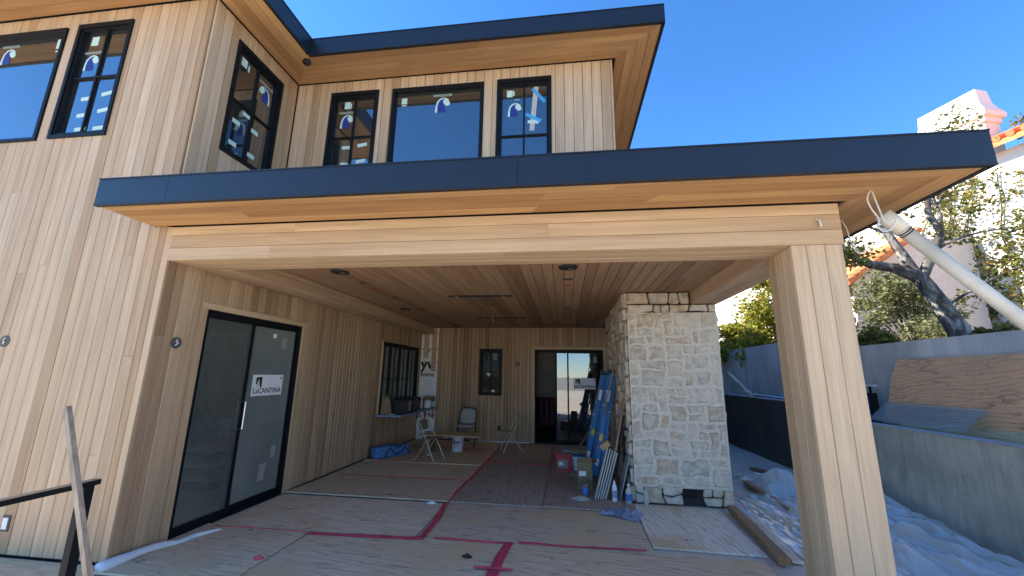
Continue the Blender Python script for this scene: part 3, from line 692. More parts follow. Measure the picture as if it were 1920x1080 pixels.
for x, y, ww, hh in ((.045, 5.48, .14, .05), (.045, 7.97, .13, .045), (.045, 10.7, .22, .06), (-2.99, 5.52, .10, .03), (-2.98, 6.65, .09, .03), (-2.98, 8.0, .09, .03), (-3.0, 9.26, .09, .03)):
    box('junction_opening', x-ww/2, x+ww/2, y-hh/2, y+hh/2, 3.062, 3.0695, 'drip_black', cl)
for x, y in ((.048, 5.87), (-3.0, 5.93)):
    MB().poly([(x-.06, y, 3.064), (x-.02, y-.03, 3.064), (x+.03, y-.05, 3.064), (x+.02, y, 3.064), (x+.06, y+.03, 3.064), (x, y+.05, 3.064)], (0, 0, .005)).build('tape_mark', 'print_red', cl)
for (a_, c_, y0, y1) in hC:
    box('heater_slot', a_-.02, c_+.02, y0-.015, y1+.015, 3.058, 3.0695, 'drip_black', cl)
    for x in (a_+.13, c_-.13): box('mount_clip', x-.012, x+.012, y0, y1, 3.050, 3.0575, 'silver', cl)
MB().tube([(-1.6, 8.8, 3.068), (-1.61, 8.78, 2.98), (-1.58, 8.8, 2.9)], .006, 5).build('cable', 'cable_white', cl)
# electrical boxes, outlets, eave camera
def ebox(fr, u, v, r=.062):
    o = MB().tube([fr.p(u, v, .001), fr.p(u, v, .006)], r, 20).build('junction_box', 'concrete_damp', house)
    MB().tube([fr.p(u-.01, v-.03, .007), fr.p(u+.012, v, .015), fr.p(u-.012, v+.015, .014), fr.p(u+.01, v+.035, .007)], .007, 5).build('cable', 'cable_white', o)
ebox(fF, -5.9, 2.02); ebox(fL, 3.83, 2.035); ebox(fB, -1.314, 2.055, .065)
for fr, u, v, mt in ((fF, -5.30, .30, 'white_paper'), (fB, -1.80, .35, 'print_black')):
    o = fbox('outlet', fr, u-.045, u+.045, v-.07, v+.07, .001, .008, 'concrete_damp', house); fbox('cover', fr, u-.028, u+.028, v-.05, v+.05, .009, .014, mt, o)
for y, z in ((7.5, 1.72), (7.62, 1.72), (8.05, 1.2), (7.05, 1.0)): fbox('screw_hole', fL, y-.012, y+.012, z-.04, z+.04, .001, .004, 'drip_black', house)
o = MB().lathe((-3.72, 4.63, 6.165), [(.03, 0), (.045, .012), (.05, .04), (.05, .064)], 16).build('eave_camera', 'drip_black', house)
MB().tube([(-3.72, 4.60, 6.175), (-3.735, 4.565, 6.165)], .018, 8).build('lens', 'black_plastic', o)
# loops of cable hanging out of the soffit
for nm, pts, rr in (('soffit_cable', [(2.44, 3.33, 3.245), (2.40, 3.32, 3.17), (2.41, 3.31, 3.08), (2.44, 3.30, 2.99), (2.42, 3.29, 2.92), (2.45, 3.28, 2.88), (2.50, 3.28, 2.90), (2.54, 3.27, 2.97), (2.47, 3.28, 2.95), (2.46, 3.30, 3.05), (2.45, 3.33, 3.245)], .006),
        ('soffit_cable', [(2.62, 3.98, 3.245), (2.645, 3.97, 3.16), (2.66, 3.96, 3.02), (2.70, 3.95, 2.93), (2.69, 3.94, 2.90), (2.64, 3.93, 2.98), (2.67, 3.92, 3.0)], .006),
        ('beam_cable', [(2.14, YF-.028, 3.10), (2.155, YF-.05, 3.08), (2.158, YF-.055, 3.03), (2.165, YF-.05, 3.03), (2.17, YF-.028, 3.10)], .008)):
    MB().tube(catm(pts), rr, 6).build(nm, 'cable_white', house, True)
# ------------------------------------------------------------------ stone chimney
def stone_face(parent, fr, w_, h_, nc, nr, maxc, maxr, proud=.03, skip=None):
    gx, gy = w_/nc, h_/nr
    jit = {}
    for i in range(nc+1):
        for j in range(nr+1):
            dx = 0 if i in (0, nc) else random.uniform(-.2, .2)*gx
            dy = 0 if j in (0, nr) else random.uniform(-.2, .2)*gy
            jit[i, j] = (i*gx+dx, j*gy+dy)
    used = set(); out = []
    cells = [(i, j) for j in range(nr) for i in range(nc)]
    for i, j in cells:
        if (i, j) in used: continue
        a = random.choices(range(1, maxc+1), [.7, 1.6, 1.1, .3][:maxc])[0]; b = random.choices(range(1, maxr+1), [1.0, 1.2, .35][:maxr])[0]
        while a > 1 and (i+a > nc or any((i+k, j) in used for k in range(a))): a -= 1
        while b > 1 and (j+b > nr or any((i+k, j+q) in used for k in range(a) for q in range(b))): b -= 1
        for k in range(a):
            for q in range(b): used.add((i+k, j+q))
        per = [(i+k, j) for k in range(a)]+[(i+a, j+q) for q in range(b)]+[(i+a-k, j+b) for k in range(a)]+[(i, j+b-q) for q in range(b)]
        pts = [V3((*jit[p], 0)) for p in per]
        c = sum(pts, V3())/len(pts)
        if skip and skip(c.x, c.y): continue
        # inset for the joint, then round the corners
        q = []
        for p in pts:
            d = p-c; gp = .008 if (c.y < .22 or c.y > 2.72 or h_ < 1) else random.uniform(.016, .026)
            q.append(c+d*max(.5, 1-gp/max(.02, d.length)*1.25))
        r = []
        for k in range(len(q)):
            A, B = q[k], q[(k+1) % len(q)]; f_ = random.uniform(.06, .17)
            r += [A.lerp(B, f_), A.lerp(B, 1-f_)]
        n_ = len(r); h0 = proud*random.uniform(.60, 1.35)
        rings = [[fr.p(p.x, p.y, -.01) for p in r], [fr.p(p.x, p.y, h0*.42) for p in r],
                 [fr.p(c.x+(p.x-c.x)*.86, c.y+(p.y-c.y)*.86, h0*random.uniform(.85, 1.2)) for p in r]]
        v = sum(rings, [])+[fr.p(c.x, c.y, h0*random.uniform(.95, 1.2))]
        f = []
        for t in range(2):
            for k in range(n_): f.append((t*n_+k, t*n_+(k+1) % n_, (t+1)*n_+(k+1) % n_, (t+1)*n_+k))
        f += [(2*n_+k, 2*n_+(k+1) % n_, 3*n_) for k in range(n_)]+[tuple(range(n_))]
        out.append(mk('stone', v, f, 'stone', parent))
    return out
chim = thing('stone_chimney', (1.62, 6.47, 0), 'pale mortared stone chimney pier standing at the open side of the patio', 'chimney')
CX0, CX1, CY0, CY1, CH = .965, 2.295, 6.455, 9.5, 3.066
b = MB(); b.box(CX0+.03, CX1-.03, CY0+.035, CY1, -.012, 2.868); b.box(CX0+.03, 1.93, CY0+.035, CY1, 2.868, CH); b.build('core', 'joint_dark', chim)
def wob(fr, w_, z0, z1, d, nx, nz, name):
    v = []; f = []
    for j in range(nz+1):
        for i in range(nx+1):
            u, z = w_*i/nx, z0+(z1-z0)*j/nz
            edge = i in (0, nx) or j in (0, nz)
            v.append(fr.p(u, z, d+(0 if edge else .012*mnoise.noise(V3((u*9, z*9, 3))))))
    for j in range(nz):
        for i in range(nx): a = j*(nx+1)+i; f.append((a, a+1, a+nx+2, a+nx+1))
    return mk(name, v, f, 'mortar', chim, True, fix=False)
fS = Fr((CX0, CY0, 0), (1, 0, 0), (0, 0, 1), (0, -1, 0)); fT = Fr((CX0, CY1, 0), (0, -1, 0), (0, 0, 1), (-1, 0, 0))
wob(fS, CX1-CX0, .22, 2.74, .0155, 30, 54, 'mortar'); wob(fT, CY1-CY0, .15, 2.98, .010, 40, 40, 'mortar')
box('mortar', CX1-.029, CX1-.005, CY0-.005, CY1, .27, 2.70, 'mortar', chim)
# a thin strip of mortar fills the rows between the open joints at top and bottom
stone_face(chim, fS, CX1-CX0, 2.868, 10, 23, 3, 2, .030, lambda x, y: .58 < x < .87 and .09 < y < .215)
fS2 = Fr((CX0, CY0, 2.872), (1, 0, 0), (0, 0, 1), (0, -1, 0)); stone_face(chim, fS2, .95, CH-2.875, 6, 1, 2, 1, .03)
stone_face(chim, fT, CY1-CY0, CH, 17, 26, 3, 3, .05)
fX = Fr((CX1-.006, CY0, 0), (0, 1, 0), (0, 0, 1), (1, 0, 0)); stone_face(chim, fX, .5, 2.868, 3, 20, 3, 2, .03)
vb = box('air_vent', CX0+.585, CX0+.865, CY0-.008, CY0+.012, .092, .21, 'drip_black', chim)
for k in range(13): box('vent_slat', CX0+.592+.0205*k, CX0+.602+.0205*k, CY0-.018, CY0-.0085, .097, .205, 'frame_black', vb)

# ------------------------------------------------------------------ plywood on the patio floor
def sheet(x0, x1, y0, y1, mat, label, z=0, tilt=0, rot=0, t=.015):
    b = MB(); nx, ny = 8, 6
    sd_ = random.uniform(0, 100)
    top = []; 
    for j in range(ny+1):
        for i in range(nx+1):
            x, y = x0+(x1-x0)*i/nx, y0+(y1-y0)*j/ny
            zz = z+tilt*(1-j/ny)**2+.004*max(0, mnoise.noise(V3((x*1.2+sd_, y*1.2, 0))))
            cx, cy = (x0+x1)/2, (y0+y1)/2; dx, dy = x-cx, y-cy
            x, y = cx+dx*math.cos(rot)-dy*math.sin(rot), cy+dx*math.sin(rot)+dy*math.cos(rot)
            top.append((x, y, zz))
    N = len(top); v = top+[(a, b_, c-t) for a, b_, c in top]; f = []
    for j in range(ny):
        for i in range(nx):
            a = j*(nx+1)+i; f += [(a, a+1, a+nx+2, a+nx+1), (N+a, N+a+nx+1, N+a+nx+2, N+a+1)]
    rim = [i for i in range(nx+1)]+[(j+1)*(nx+1)-1 for j in range(1, ny+1)]+[ny*(nx+1)+i for i in range(nx-1, -1, -1)]+[j*(nx+1) for j in range(ny-1, 0, -1)]
    for a, c in zip(rim, rim[1:]+rim[:1]): f.append((a, c, N+c, N+a))
    o = mk('plywood_sheet', v, f, mat); return tag(o, label, 'plywood', 'plywood sheets protecting the patio floor')
sheet(-4.12, -1.67, 4.70, 5.92, 'ply_grey', 'grey weathered plywood sheet lying in front of the side sliding door')
sheet(-4.12, -1.66, 5.945, 7.12, 'ply_grey', 'plywood sheet with a lifted pale front edge just past the side sliding door', .004, .022)
sheet(-4.12, -1.66, 7.14, 8.31, 'ply_grey', 'plywood sheet between two red tape lines in front of the blue tote bag', .002, .004)
sheet(-4.12, -1.67, 8.33, 9.98, 'ply_grey', 'plywood sheet under the brown folding chair and the low plank table', .003, .012)
sheet(-4.12, -1.67, 10.0, 11.2, 'ply_grey', 'plywood sheet at the foot of the rear cladding beside the house wrap')
sheet(-1.63, -.335, 8.60, 11.2, 'ply_dark', 'dark plywood sheet in front of the rear sliding door and the beige chair', .002, .004)
sheet(-1.63, -.34, 5.97, 8.575, 'ply_dark', 'dark swirly grained plywood sheet in the middle of the patio', .004, .012)
sheet(-.32, .93, 5.99, 8.56, 'ply_dark', 'dark plywood sheet under the ladders and leaning boards beside the chimney', .003, .010, -.01)
sheet(-.32, .93, 8.60, 11.2, 'ply_dark', 'dark plywood sheet behind the red tool box by the rear door')
sheet(-1.63, .88, 4.73, 5.955, 'ply_grey', 'stained grey plywood sheet in front of the dark sheets with a tan patch', .001)
sheet(-2.85, -.64, 3.46, 4.69, 'ply_grey', 'grey plywood sheet with a black scrap on it beside the cross of red tape', .002)
sheet(-4.14, -2.87, 3.46, 4.68, 'ply_grey', 'plywood sheet next to the rolled white foam at the house corner', .010, .004, .02)
sheet(-.62, 1.90, 3.46, 4.71, 'ply_grey', 'yellowed plywood sheet at the foot of the cedar post', .002)
sheet(.91, 2.02, 4.86, 6.36, 'ply_pale', 'pale paint stained plywood sheet in front of the stone chimney', .004, .0, -.03)

sheet(-6.7, -4.17, 2.45, 3.545, 'ply_grey', 'plywood sheet on the ground at the foot of the left wing facade', .018, 0, 0, .06)
def tape(pts, wd, label, z=.0075):
    # a slightly rumpled ribbon stuck along a polyline
    P = [V3((x, y, 0)) for x, y in pts]; dense = []
    for a, c in zip(P, P[1:]):
        n_ = max(2, int((c-a).length/.08)); dense += [a.lerp(c, k/n_) for k in range(n_)]
    dense.append(P[-1]); v = []; f = []; s = random.uniform(0, 99)
    for i, p in enumerate(dense):
        d = (dense[min(i+1, len(dense)-1)]-dense[max(i-1, 0)]).normalized(); n_ = V3((-d.y, d.x, 0))
        ww = .78*wd*(1+.35*mnoise.noise(V3((i*.35, s, 0)))); off = .012*mnoise.noise(V3((i*.2, s, 5)))
        for k, zz in ((-1, 0), (-.3, .016), (.35, .010), (1, 0)):
            q = p+n_*(off+k*ww/2); v.append((q.x, q.y, z+zz*(.5+mnoise.noise(V3((i*.6, s, k))))))
    for i in range(len(dense)-1):
        for k in range(3): a = i*4+k; f.append((a, a+1, a+5, a+4))
    N = len(v); v2 = v+[(x, y, zz-.0025) for x, y, zz in v]; f2 = f+[tuple(N+i for i in reversed(q)) for q in f]
    o = mk('floor_tape', v2, f2, 'tape_red'); return tag(o, label, 'tape', 'red floor tape strips')
tape([(-2.86, 4.60), (-2.3, 4.625), (-1.55, 4.68)], .10, 'wide red tape strip running from the split plywood to the tape corner', .008)
tape([(-4.0, 4.60), (-3.4, 4.62), (-2.9, 4.61)], .018, 'thin red tape line leading from the door towards the wide red strip', .012)
tape([(-1.57, 4.70), (-1.60, 5.3), (-1.66, 5.85), (-1.655, 7.1)], .085, 'long red tape strip running into the patio from the tape corner', .012)
tape([(-1.655, 7.15), (-1.64, 8.0), (-1.65, 9.0), (-1.65, 10.9)], .07, 'far end of the long red tape beside the beige folding chair', .010)
tape([(-1.45, 4.715), (-.9, 4.70), (-.60, 4.72)], .05, 'narrow red tape strip between the tape corner and the tape cross', .008)
tape([(-.52, 4.735), (.1, 4.74), (.80, 4.77)], .055, 'red tape strip running from the tape cross towards the pale plywood', .009)
tape([(-.62, 4.72), (-.66, 4.4), (-.68, 4.02), (-.66, 3.6)], .13, 'broad torn red tape strip beside the black scrap on the floor', .011)
tape([(-.86, 4.08), (-.66, 4.10), (-.50, 4.09)], .05, 'short crosswise red tape piece forming a cross on the floor', .021)
tape([(-3.98, 7.13), (-3.0, 7.125), (-1.7, 7.14)], .035, 'red tape line across the floor in front of the blue tote', .012)
tape([(-3.98, 8.32), (-3.2, 8.33), (-2.7, 8.32)], .035, 'red tape line running up to the legs of the brown chair', .018)
tape([(-3.72, 9.98), (-2.6, 10.0), (-1.75, 9.99)], .06, 'red tape line under the far side of the low plank table', .018)
tape([(-1.6, 8.6), (-1.25, 8.55), (-.9, 8.58), (-.33, 8.56)], .05, 'crumpled red tape crossing the dark plywood', .018)
tape([(-.335, 8.62), (-.34, 9.6), (-.345, 10.8)], .045, 'red tape line pointing at the rear sliding door', .012)
def scrap(name, c, r, h, mat, label, cat, n_=10, flat=.6, pw=2, keep=0):
    v = []; f = []; s = random.uniform(0, 99); R = 5
    for j in range(R):
        for k in range(n_):
            a = 2*math.pi*k/n_; t = j/(R-1)
            rr = r*(1-(1-keep)*t**pw)*(1+.5*mnoise.noise(V3((math.cos(a)*1.7+s, math.sin(a)*1.7, t))))+.001
            v.append((c[0]+rr*math.cos(a), c[1]+rr*math.sin(a)*flat, c[2]+h*t*(1+.6*mnoise.noise(V3((a*2+s, t*4, 1))))))
    for j in range(R-1):
        for k in range(n_): f.append((j*n_+k, j*n_+(k+1) % n_, (j+1)*n_+(k+1) % n_, (j+1)*n_+k))
    f += [tuple(range(n_)), tuple(range((R-1)*n_, R*n_))]
    return tag(mk(name, v, f, mat), label, cat)
scrap('paper_scrap', (-.98, 4.31, .006), .05, .03, 'print_black', 'small black crumpled scrap on the plywood beside the red tape', 'scrap')
scrap('tape_ball', (-2.91, 3.93, .012), .05, .03, 'tape_red', 'small ball of red tape at the split between front plywood sheets', 'scrap')
scrap('paper_scrap', (-1.86, 5.86, .008), .07, .028, 'white_paper', 'crumpled white paper scrap at the lifted plywood edge', 'scrap')
scrap('paper_scrap', (-3.0, 9.05, .012), .035, .025, 'white_paper', 'tiny white scrap on the floor behind the brown chair', 'scrap')
# rolled foam at the house corner
pts = catm([(-4.09, 3.47, .045), (-4.06, 3.65, .06), (-4.04, 3.85, .062), (-4.02, 4.0, .045), (-3.97, 4.12, .03), (-3.95, 4.3, .03), (-3.86, 4.52, .02)], 4)
o = MB().tube(pts, [.055-.0015*i+.004*math.sin(i*.7) for i in range(len(pts))], 14).build('foam_roll', 'foam_white', None, True)
o.scale.z = .8
tag(o, 'rolled white protective foam lying along the foot of the house corner', 'foam roll')
# side railing and leaning stick
rail = thing('railing', (-3.15, 2.5, 0), 'black metal railing end in front of the left wing', 'railing')
box('post', -3.19, -3.14, 2.47, 2.53, -.05, .985, 'frame_black', rail)
box('top_rail', -3.195, -3.135, -1.0, 2.56, .987, 1.02, 'frame_black', rail)
MB().box(-3.175, -3.155, -1, 2.468, .10, .14).build('bottom_rail', 'frame_black', rail)
for k in range(3): MB().tube([(-3.14, 2.5, .25+.22*k), (-3.136, 2.5, .25+.22*k)], .006, 8).build('bolt', 'drip_black', rail)
o = MB().bar((-2.66, 2.42, -.05), (-3.30, 2.38, 1.50), .033, .03).build('wood_stick', 'stick_wood'); tag(o, 'weathered wooden stick leaning across the black railing', 'stick')

# ------------------------------------------------------------------ things on the patio
def folding_chair(loc, rz, label, mats, pad=False, sc=1.0):
    t = thing('folding_chair', (0, 0, 0), label, 'chair')
    fm, sm = mats
    for s in (-1, 1):                                  # faces -y in its own frame
        MB().tube([(s*.215, -.22, .012), (s*.20, .0, .43), (s*.185, .17, .74), (s*.15, .20, .80)], .011, 8).build('leg', fm, t)
        MB().tube([(s*.19, .26, .012), (s*.185, .02, .37), (s*.18, -.08, .435)], .010, 8).build('leg', fm, t)
    MB().tube([(-.15, .20, .80), (0, .205, .815), (.15, .20, .80)], .011, 8).build('top_rail', fm, t)
    MB().tube([(-.19, .14, .17), (.19, .14, .17)], .008, 6).build('stretcher', fm, t)
    MB().tube([(-.21, -.14, .16), (.21, -.14, .16)], .008, 6).build('stretcher', fm, t)
    # curved seat and back
    def panel(nm, w_, l_, z, thick, mat, tilt, y0, curve):
        v = []; f = []; nx, ny = 8, 6
        for side in (0, 1):
            for j in range(ny+1):
                for i in range(nx+1):
                    a, c = -1+2*i/nx, -1+2*j/ny
                    x = a*w_/2*(1-.12*c*c); yy = c*l_/2*(1-.10*a*a)
                    h = curve*(a*a)-thick*side*(1-.4*max(abs(a), abs(c))**6)
                    v.append((x, y0+yy*math.cos(tilt)-h*math.sin(tilt), z+yy*math.sin(tilt)+h*math.cos(tilt)))
        N = (nx+1)*(ny+1)
        for j in range(ny):
            for i in range(nx):
                a = j*(nx+1)+i; f += [(a, a+1, a+nx+2, a+nx+1), (N+a, N+a+nx+1, N+a+nx+2, N+a+1)]
        rim = [i for i in range(nx+1)]+[(j+1)*(nx+1)-1 for j in range(1, ny+1)]+[ny*(nx+1)+i for i in range(nx-1, -1, -1)]+[j*(nx+1) for j in range(ny-1, 0, -1)]
        for a, c in zip(rim, rim[1:]+rim[:1]): f.append((a, c, N+c, N+a))
        return mk(nm, v, f, mat, t, True)
    panel('seat', .39, .39, .46 if pad else .445, .05 if pad else .016, sm, rad(-2), -.03, 0 if pad else .012)
    panel('backrest', .36, .34 if pad else .20, .64 if pad else .70, .035 if pad else .014, sm, rad(74), .145 if pad else .175, -.02)
    t.location = loc; t.rotation_euler.z = rz; t.scale = (sc,)*3
    return t
folding_chair((-2.80, 8.56, .008), rad(78), 'brown metal folding chair beside the blue tote bag', ('steel_beige', 'seat_brown'))
folding_chair((-1.30, 9.92, .008), rad(-72), 'beige metal folding chair facing the low plank table in front of the rear wall', ('steel_beige', 'steel_beige'))
folding_chair((-2.48, 10.35, .008), rad(4), 'black framed folding chair with grey padding behind the plank table', ('black_plastic', 'pad_grey'), True, 1.12)
def bucket(loc, label, lid=None, r=.145, h=.365, prints=True):
    t = thing('bucket', loc, label, 'bucket'); x, y, z = loc
    bd = MB().lathe(loc, [(r*.86, 0), (r*.88, .01), (r*.985, h*.80), (r*1.06, h*.81), (r*1.06, h*.86), (r*1.0, h*.87), (r*1.0, h*.95), (r*1.07, h*.955), (r*1.07, h), (r*.97, h)], 28).build('body', 'white_plastic', t, True)
    MB().tube([(x+r*1.07*math.cos(a), y+r*1.07*math.sin(a), z+h*.85-.16*math.sin(math.pi*k/10)) for k, a in [(k, rad(180+18*k)) for k in range(11)]], .004, 5).build('handle', 'aluminium', t)
    if lid: MB().lathe((x, y, z+h), [(r*1.09, -.02), (r*1.09, .006), (r*.95, .008), (r*.9, .002)], 28).build('lid', lid, t)
    if prints:
        for k, (a0, a1, z0, z1, mt) in enumerate(((-125, -95, .50, .62, 'print_red'), (-92, -60, .50, .62, 'print_blue'), (-118, -70, .40, .44, 'print_black'), (-112, -75, .28, .31, 'print_blue'), (-112, -80, .2, .22, 'print_blue'), (-118, -100, .66, .70, 'print_red'))):
            v = []; 
            for aa in range(7):
                an = rad(a0+(a1-a0)*aa/6)
                for zz in (z0, z1):
                    rr = r*(.88+.105*zz/.8)*1.012; v.append((x+rr*math.cos(an), y+rr*math.sin(an), z+h*(zz+.04*math.sin(aa*2.1+k))))
            mk('print', v, [(2*i, 2*i+2, 2*i+3, 2*i+1) for i in range(6)], mt, bd, fix=False)
    return t
bucket((-5.75, 6.5, .683), 'white bucket on the board stack inside the side door', None, .13, .30, False)
bucket((-2.53, 9.72, .008), 'white plastic bucket with red and blue print propping up the plank table')
o = box('plank_table', -3.36, -1.93, 9.30, 9.95, .378, .398, 'ply_tan'); tag(o, 'low improvised table of one plywood plank on a bucket', 'table')
o = MB().box(-3.28, -3.10, 9.45, 9.80, .008, .376).build('wood_block', 'lumber_z'); tag(o, 'upright wooden block under the left end of the plank table', 'wood block')
# blue tote bag
t = thing('tote_bag', (-3.82, 8.82, .01), 'long blue canvas tote bag lying at the foot of the side wall', 'bag')
d = V3((.43, .80, 0)).normalized(); s_ = V3((d.y, -d.x, 0)); v = []; f = []; nn = 12; c0 = V3((-4.03, 8.42, .01))
sec = [(-.10, .0), (.12, .0), (.14, .05), (.13, .20), (.09, .235), (-.08, .24), (-.115, .20), (-.12, .05)]
for i in range(nn+1):
    tt = i/nn; e = 1 if 0 < i < nn else .86
    for a, z in sec:
        wbl = 1+.10*mnoise.noise(V3((tt*5, a*9, z*9)))
        p = c0+d*(.92*tt)+s_*(a*e*wbl*.9); v.append((p.x+.04, p.y, .012+z*e*wbl*(1-.12*tt)))
for i in range(nn):
    for k in range(8): f.append((i*8+k, i*8+(k+1) % 8, (i+1)*8+(k+1) % 8, (i+1)*8+k))
f += [tuple(range(8)), tuple(range(nn*8, nn*8+8))]
mk('bag_body', v, f, 'tote_blue', t, True)
def on_bag(tt, z, out=.145): p = c0+d*(.92*tt)+s_*out*.93; return (p.x+.04, p.y, .012+z*(1-.12*tt))
MB().tube([on_bag(.22, .02), on_bag(.30, .12), on_bag(.37, .21), on_bag(.46, .10), on_bag(.54, .06), on_bag(.64, .06), on_bag(.72, .10), on_bag(.80, .20), on_bag(.88, .12), on_bag(.92, .05)], .011, 6).build('strap', 'black_plastic', t)
MB().tube([on_bag(.40, .24, .08), on_bag(.50, .23, .13), on_bag(.58, .20, .15), on_bag(.66, .23, .13), on_bag(.7, .245, .08)], .010, 6).build('strap', 'black_plastic', t)
# things on the counter
def cbox(name, x0, x1, y0, y1, z0, z1, label, cat, front):
    t = thing(name, ((x0+x1)/2, (y0+y1)/2, z0), label, cat)
    b_ = box('case', x0, x1, y0, y1, z0, z1, 'black_plastic', t)
    fr = Fr((x1, 0, 0), (0, 1, 0), (0, 0, 1), (1, 0, 0)); L = y1-y0
    fbox('grille', fr, y0+.05*L, y0+.68*L, z0+.03, z1-.03, .001, .008, 'concrete_damp', t)
    p_ = fbox('control_panel', fr, y0+.72*L, y1-.03, z0+.03, z1-.03, .001, .006, front, t)
    for k in range(3): fbox('button', fr, y0+.76*L, y1-.06, z0+.05+.06*k, z0+.075+.06*k, .007, .011, 'cement_board', p_)
cbox('microwave', -4.06, -3.68, 9.02, 9.62, .868, 1.15, 'black microwave standing on the blue counter beside a brown bag', 'microwave', 'pad_grey')
cbox('toaster_oven', -4.06, -3.70, 9.78, 10.30, .868, 1.17, 'black toaster oven on the counter behind the microwave', 'oven', 'frame_black')
scrap('paper_bag', (-3.98, 8.86, .868), .13, .34, 'cardboard', 'slumped brown paper bag at the near end of the counter', 'bag', 12, .8, 2, .6)
scrap('paper_plate', (-3.78, 8.75, .868), .07, .02, 'white_paper', 'crumpled white plate on the near corner of the counter', 'plate')
def bottle(loc, label, h=.26, r=.036, mat='glass_bottle', cap='white_plastic', lab=None):
    t = thing('bottle', loc, label, 'bottle')
    MB().lathe(loc, [(r*.9, 0), (r, .01), (r, h*.58), (r*.85, h*.70), (r*.38, h*.84), (r*.36, h*.93)], 16).build('body', mat, t, True)
    MB().lathe((loc[0], loc[1], loc[2]+h*.93), [(r*.44, 0), (r*.44, h*.06), (r*.3, h*.07)], 12).build('cap', cap, t)
    if lab: MB().lathe(loc, [(r*1.015, h*.18), (r*1.02, h*.19), (r*1.02, h*.50), (r*1.015, h*.51)], 16).build('label_band', lab, t)
    return t
bottle((-3.72, 10.42, .868), 'clear plastic bottle standing on the counter beside the toaster oven', .30, .042)
def can(loc, r, h, mat, band, label, name='can', cat='can'):
    t = thing(name, loc, label, cat)
    MB().lathe(loc, [(r*.97, 0), (r, .004), (r, h-.006), (r*1.03, h-.004), (r*1.03, h), (r*.92, h), (r*.92, h-.005)], 20).build('body', mat, t, True)
    MB().lathe(loc, [(r*1.01, h*.2), (r*1.015, h*.22), (r*1.015, h*.78), (r*1.01, h*.8)], 20).build('label_band', band, t)
can((-3.66, 10.72, .868), .085, .20, 'white_plastic', 'white_paper', 'white paint tub on the far end of the counter', 'paint_tub', 'tub')
can((-3.70, 10.96, .868), .07, .16, 'aluminium', 'white_paper', 'metal can on the counter next to the house wrap')
can((-3.86, 10.98, .868), .06, .22, 'black_plastic', 'print_blue', 'dark can with a blue band at the back corner of the counter')
can((-3.98, 10.55, .868), .045, .30, 'crate_red', 'white_paper', 'tall red can at the wall side of the counter')
o = box('carton', -3.80, -3.58, 10.80, 11.10, 1.072, 1.20, 'cardboard'); o.location.z = 1.03; tag(o, 'small brown carton resting on the cans on the counter', 'carton')
# ladders folded and leaning on the chimney flank
def ladder(foot, top, label, n_=6):
    foot, top = V3(foot), V3(top); L = (top-foot).length; ax = (top-foot).normalized()
    wv = V3((0, 1, 0)); wv = (wv-ax*wv.dot(ax)).normalized(); dp = ax.cross(wv).normalized()
    if dp.x > 0: dp = -dp
    t = thing('stepladder', foot, label, 'ladder', 'folded blue stepladders')
    def P(a, w_, d_): return foot+ax*(a*L)+wv*w_+dp*d_
    for s in (-1, 1):
        r = MB().bar(P(.0, s*(.27), 0), P(.96, s*.15, 0), .03, .085, dp).build('front_rail', 'ladder_blue', t)
        q = MB().bar(P(.01, s*(.25), -.10), P(.95, s*.13, -.06), .025, .05, dp).build('rear_rail', 'ladder_blue', t)
        MB().bar(P(0, s*.272, 0)-ax*.0, P(.03, s*.268, 0), .036, .095, dp).build('foot', 'black_plastic', r)
        if s == -1:
            n2 = (-wv)
            for a, h, mt in ((.74, .22, 'white_paper'), (.36, .12, 'label_yellow'), (.14, .12, 'white_paper')):
                c = P(a, -(.27-.12*a)-.0165, 0); MB().obox(c, ax*h/2, dp*.03, n2*.0012).build('decal', mt, r)
    for k in range(n_):
        a = .12+.135*k; MB().bar(P(a, -(.27-.12*a)+.015, 0), P(a, (.27-.12*a)-.015, 0), .075, .022, ax).build('step', 'aluminium', t)
    MB().obox(P(.985, 0, -.02), ax*.025, wv*.20, dp*.075).build('top_cap', 'black_plastic', t)
    MB().bar(P(.60, -.20, .02), P(.52, -.17, -.09), .016, .012, ax).build('spreader', 'label_yellow', t); MB().bar(P(.60, -.20, .02), P(.60, -.20, -.10), .016, .012, ax).build('spreader', 'label_yellow', t)
    return t
ladder((.36, 8.75, .004), (.80, 8.80, 1.86), 'blue fibreglass stepladder with a yellow decal leaning behind its twin, over the white bucket')
ladder((.46, 7.85, .004), (.86, 8.02, 1.87), 'blue fibreglass stepladder leaning nearest the stack of grey trim boards')
def lean(name, a, b_, wdir, wd, th, mat, label, cat, group=None):
    a, b_ = V3(a), V3(b_); ax = (b_-a).normalized(); wv = V3(wdir); wv = (wv-ax*wv.dot(ax)).normalized(); tv = ax.cross(wv)
    o = MB().obox((a+b_)/2, ax*((b_-a).length/2), wv*wd/2, tv*th/2).build(name, mat)
    return tag(o, label, cat, group)
for k in range(5):
    lean('trim_board', (.40+.035*k, 6.50, .006), (.61+.035*k, 6.62+.01*k, .70-.02*k), (0, 1, 0), .14, .016, 'trim_grey', 'grey primed trim board in the fanned stack beside the brown carton', 'trim board', 'grey primed trim boards')
lean('plank', (.585, 6.60, .006), (.905, 6.74, 1.43), (0, 1, 0), .14, .022, 'lumber_z', 'tall weathered plank leaning on the chimney over the grey trim boards', 'plank')
lean('plank', (.47, 8.3, .006), (.905, 7.10, 2.33), (0, 1, 0), .035, .022, 'lumber_z', 'thin brown wood strip leaning across the two blue ladders', 'plank')
lean('plank', (.18, 9.85, .006), (.905, 9.3, 1.25), (0, 1, 0), .12, .03, 'lumber_z', 'short plank leaning behind the blue ladders by the rear door', 'plank')
lean('dark_panel', (.70, 6.95, .006), (.905, 7.0, 1.15), (0, 1, 0), .5, .012, 'concrete_damp', 'dark panel leaning in the gap behind the tall plank', 'panel')
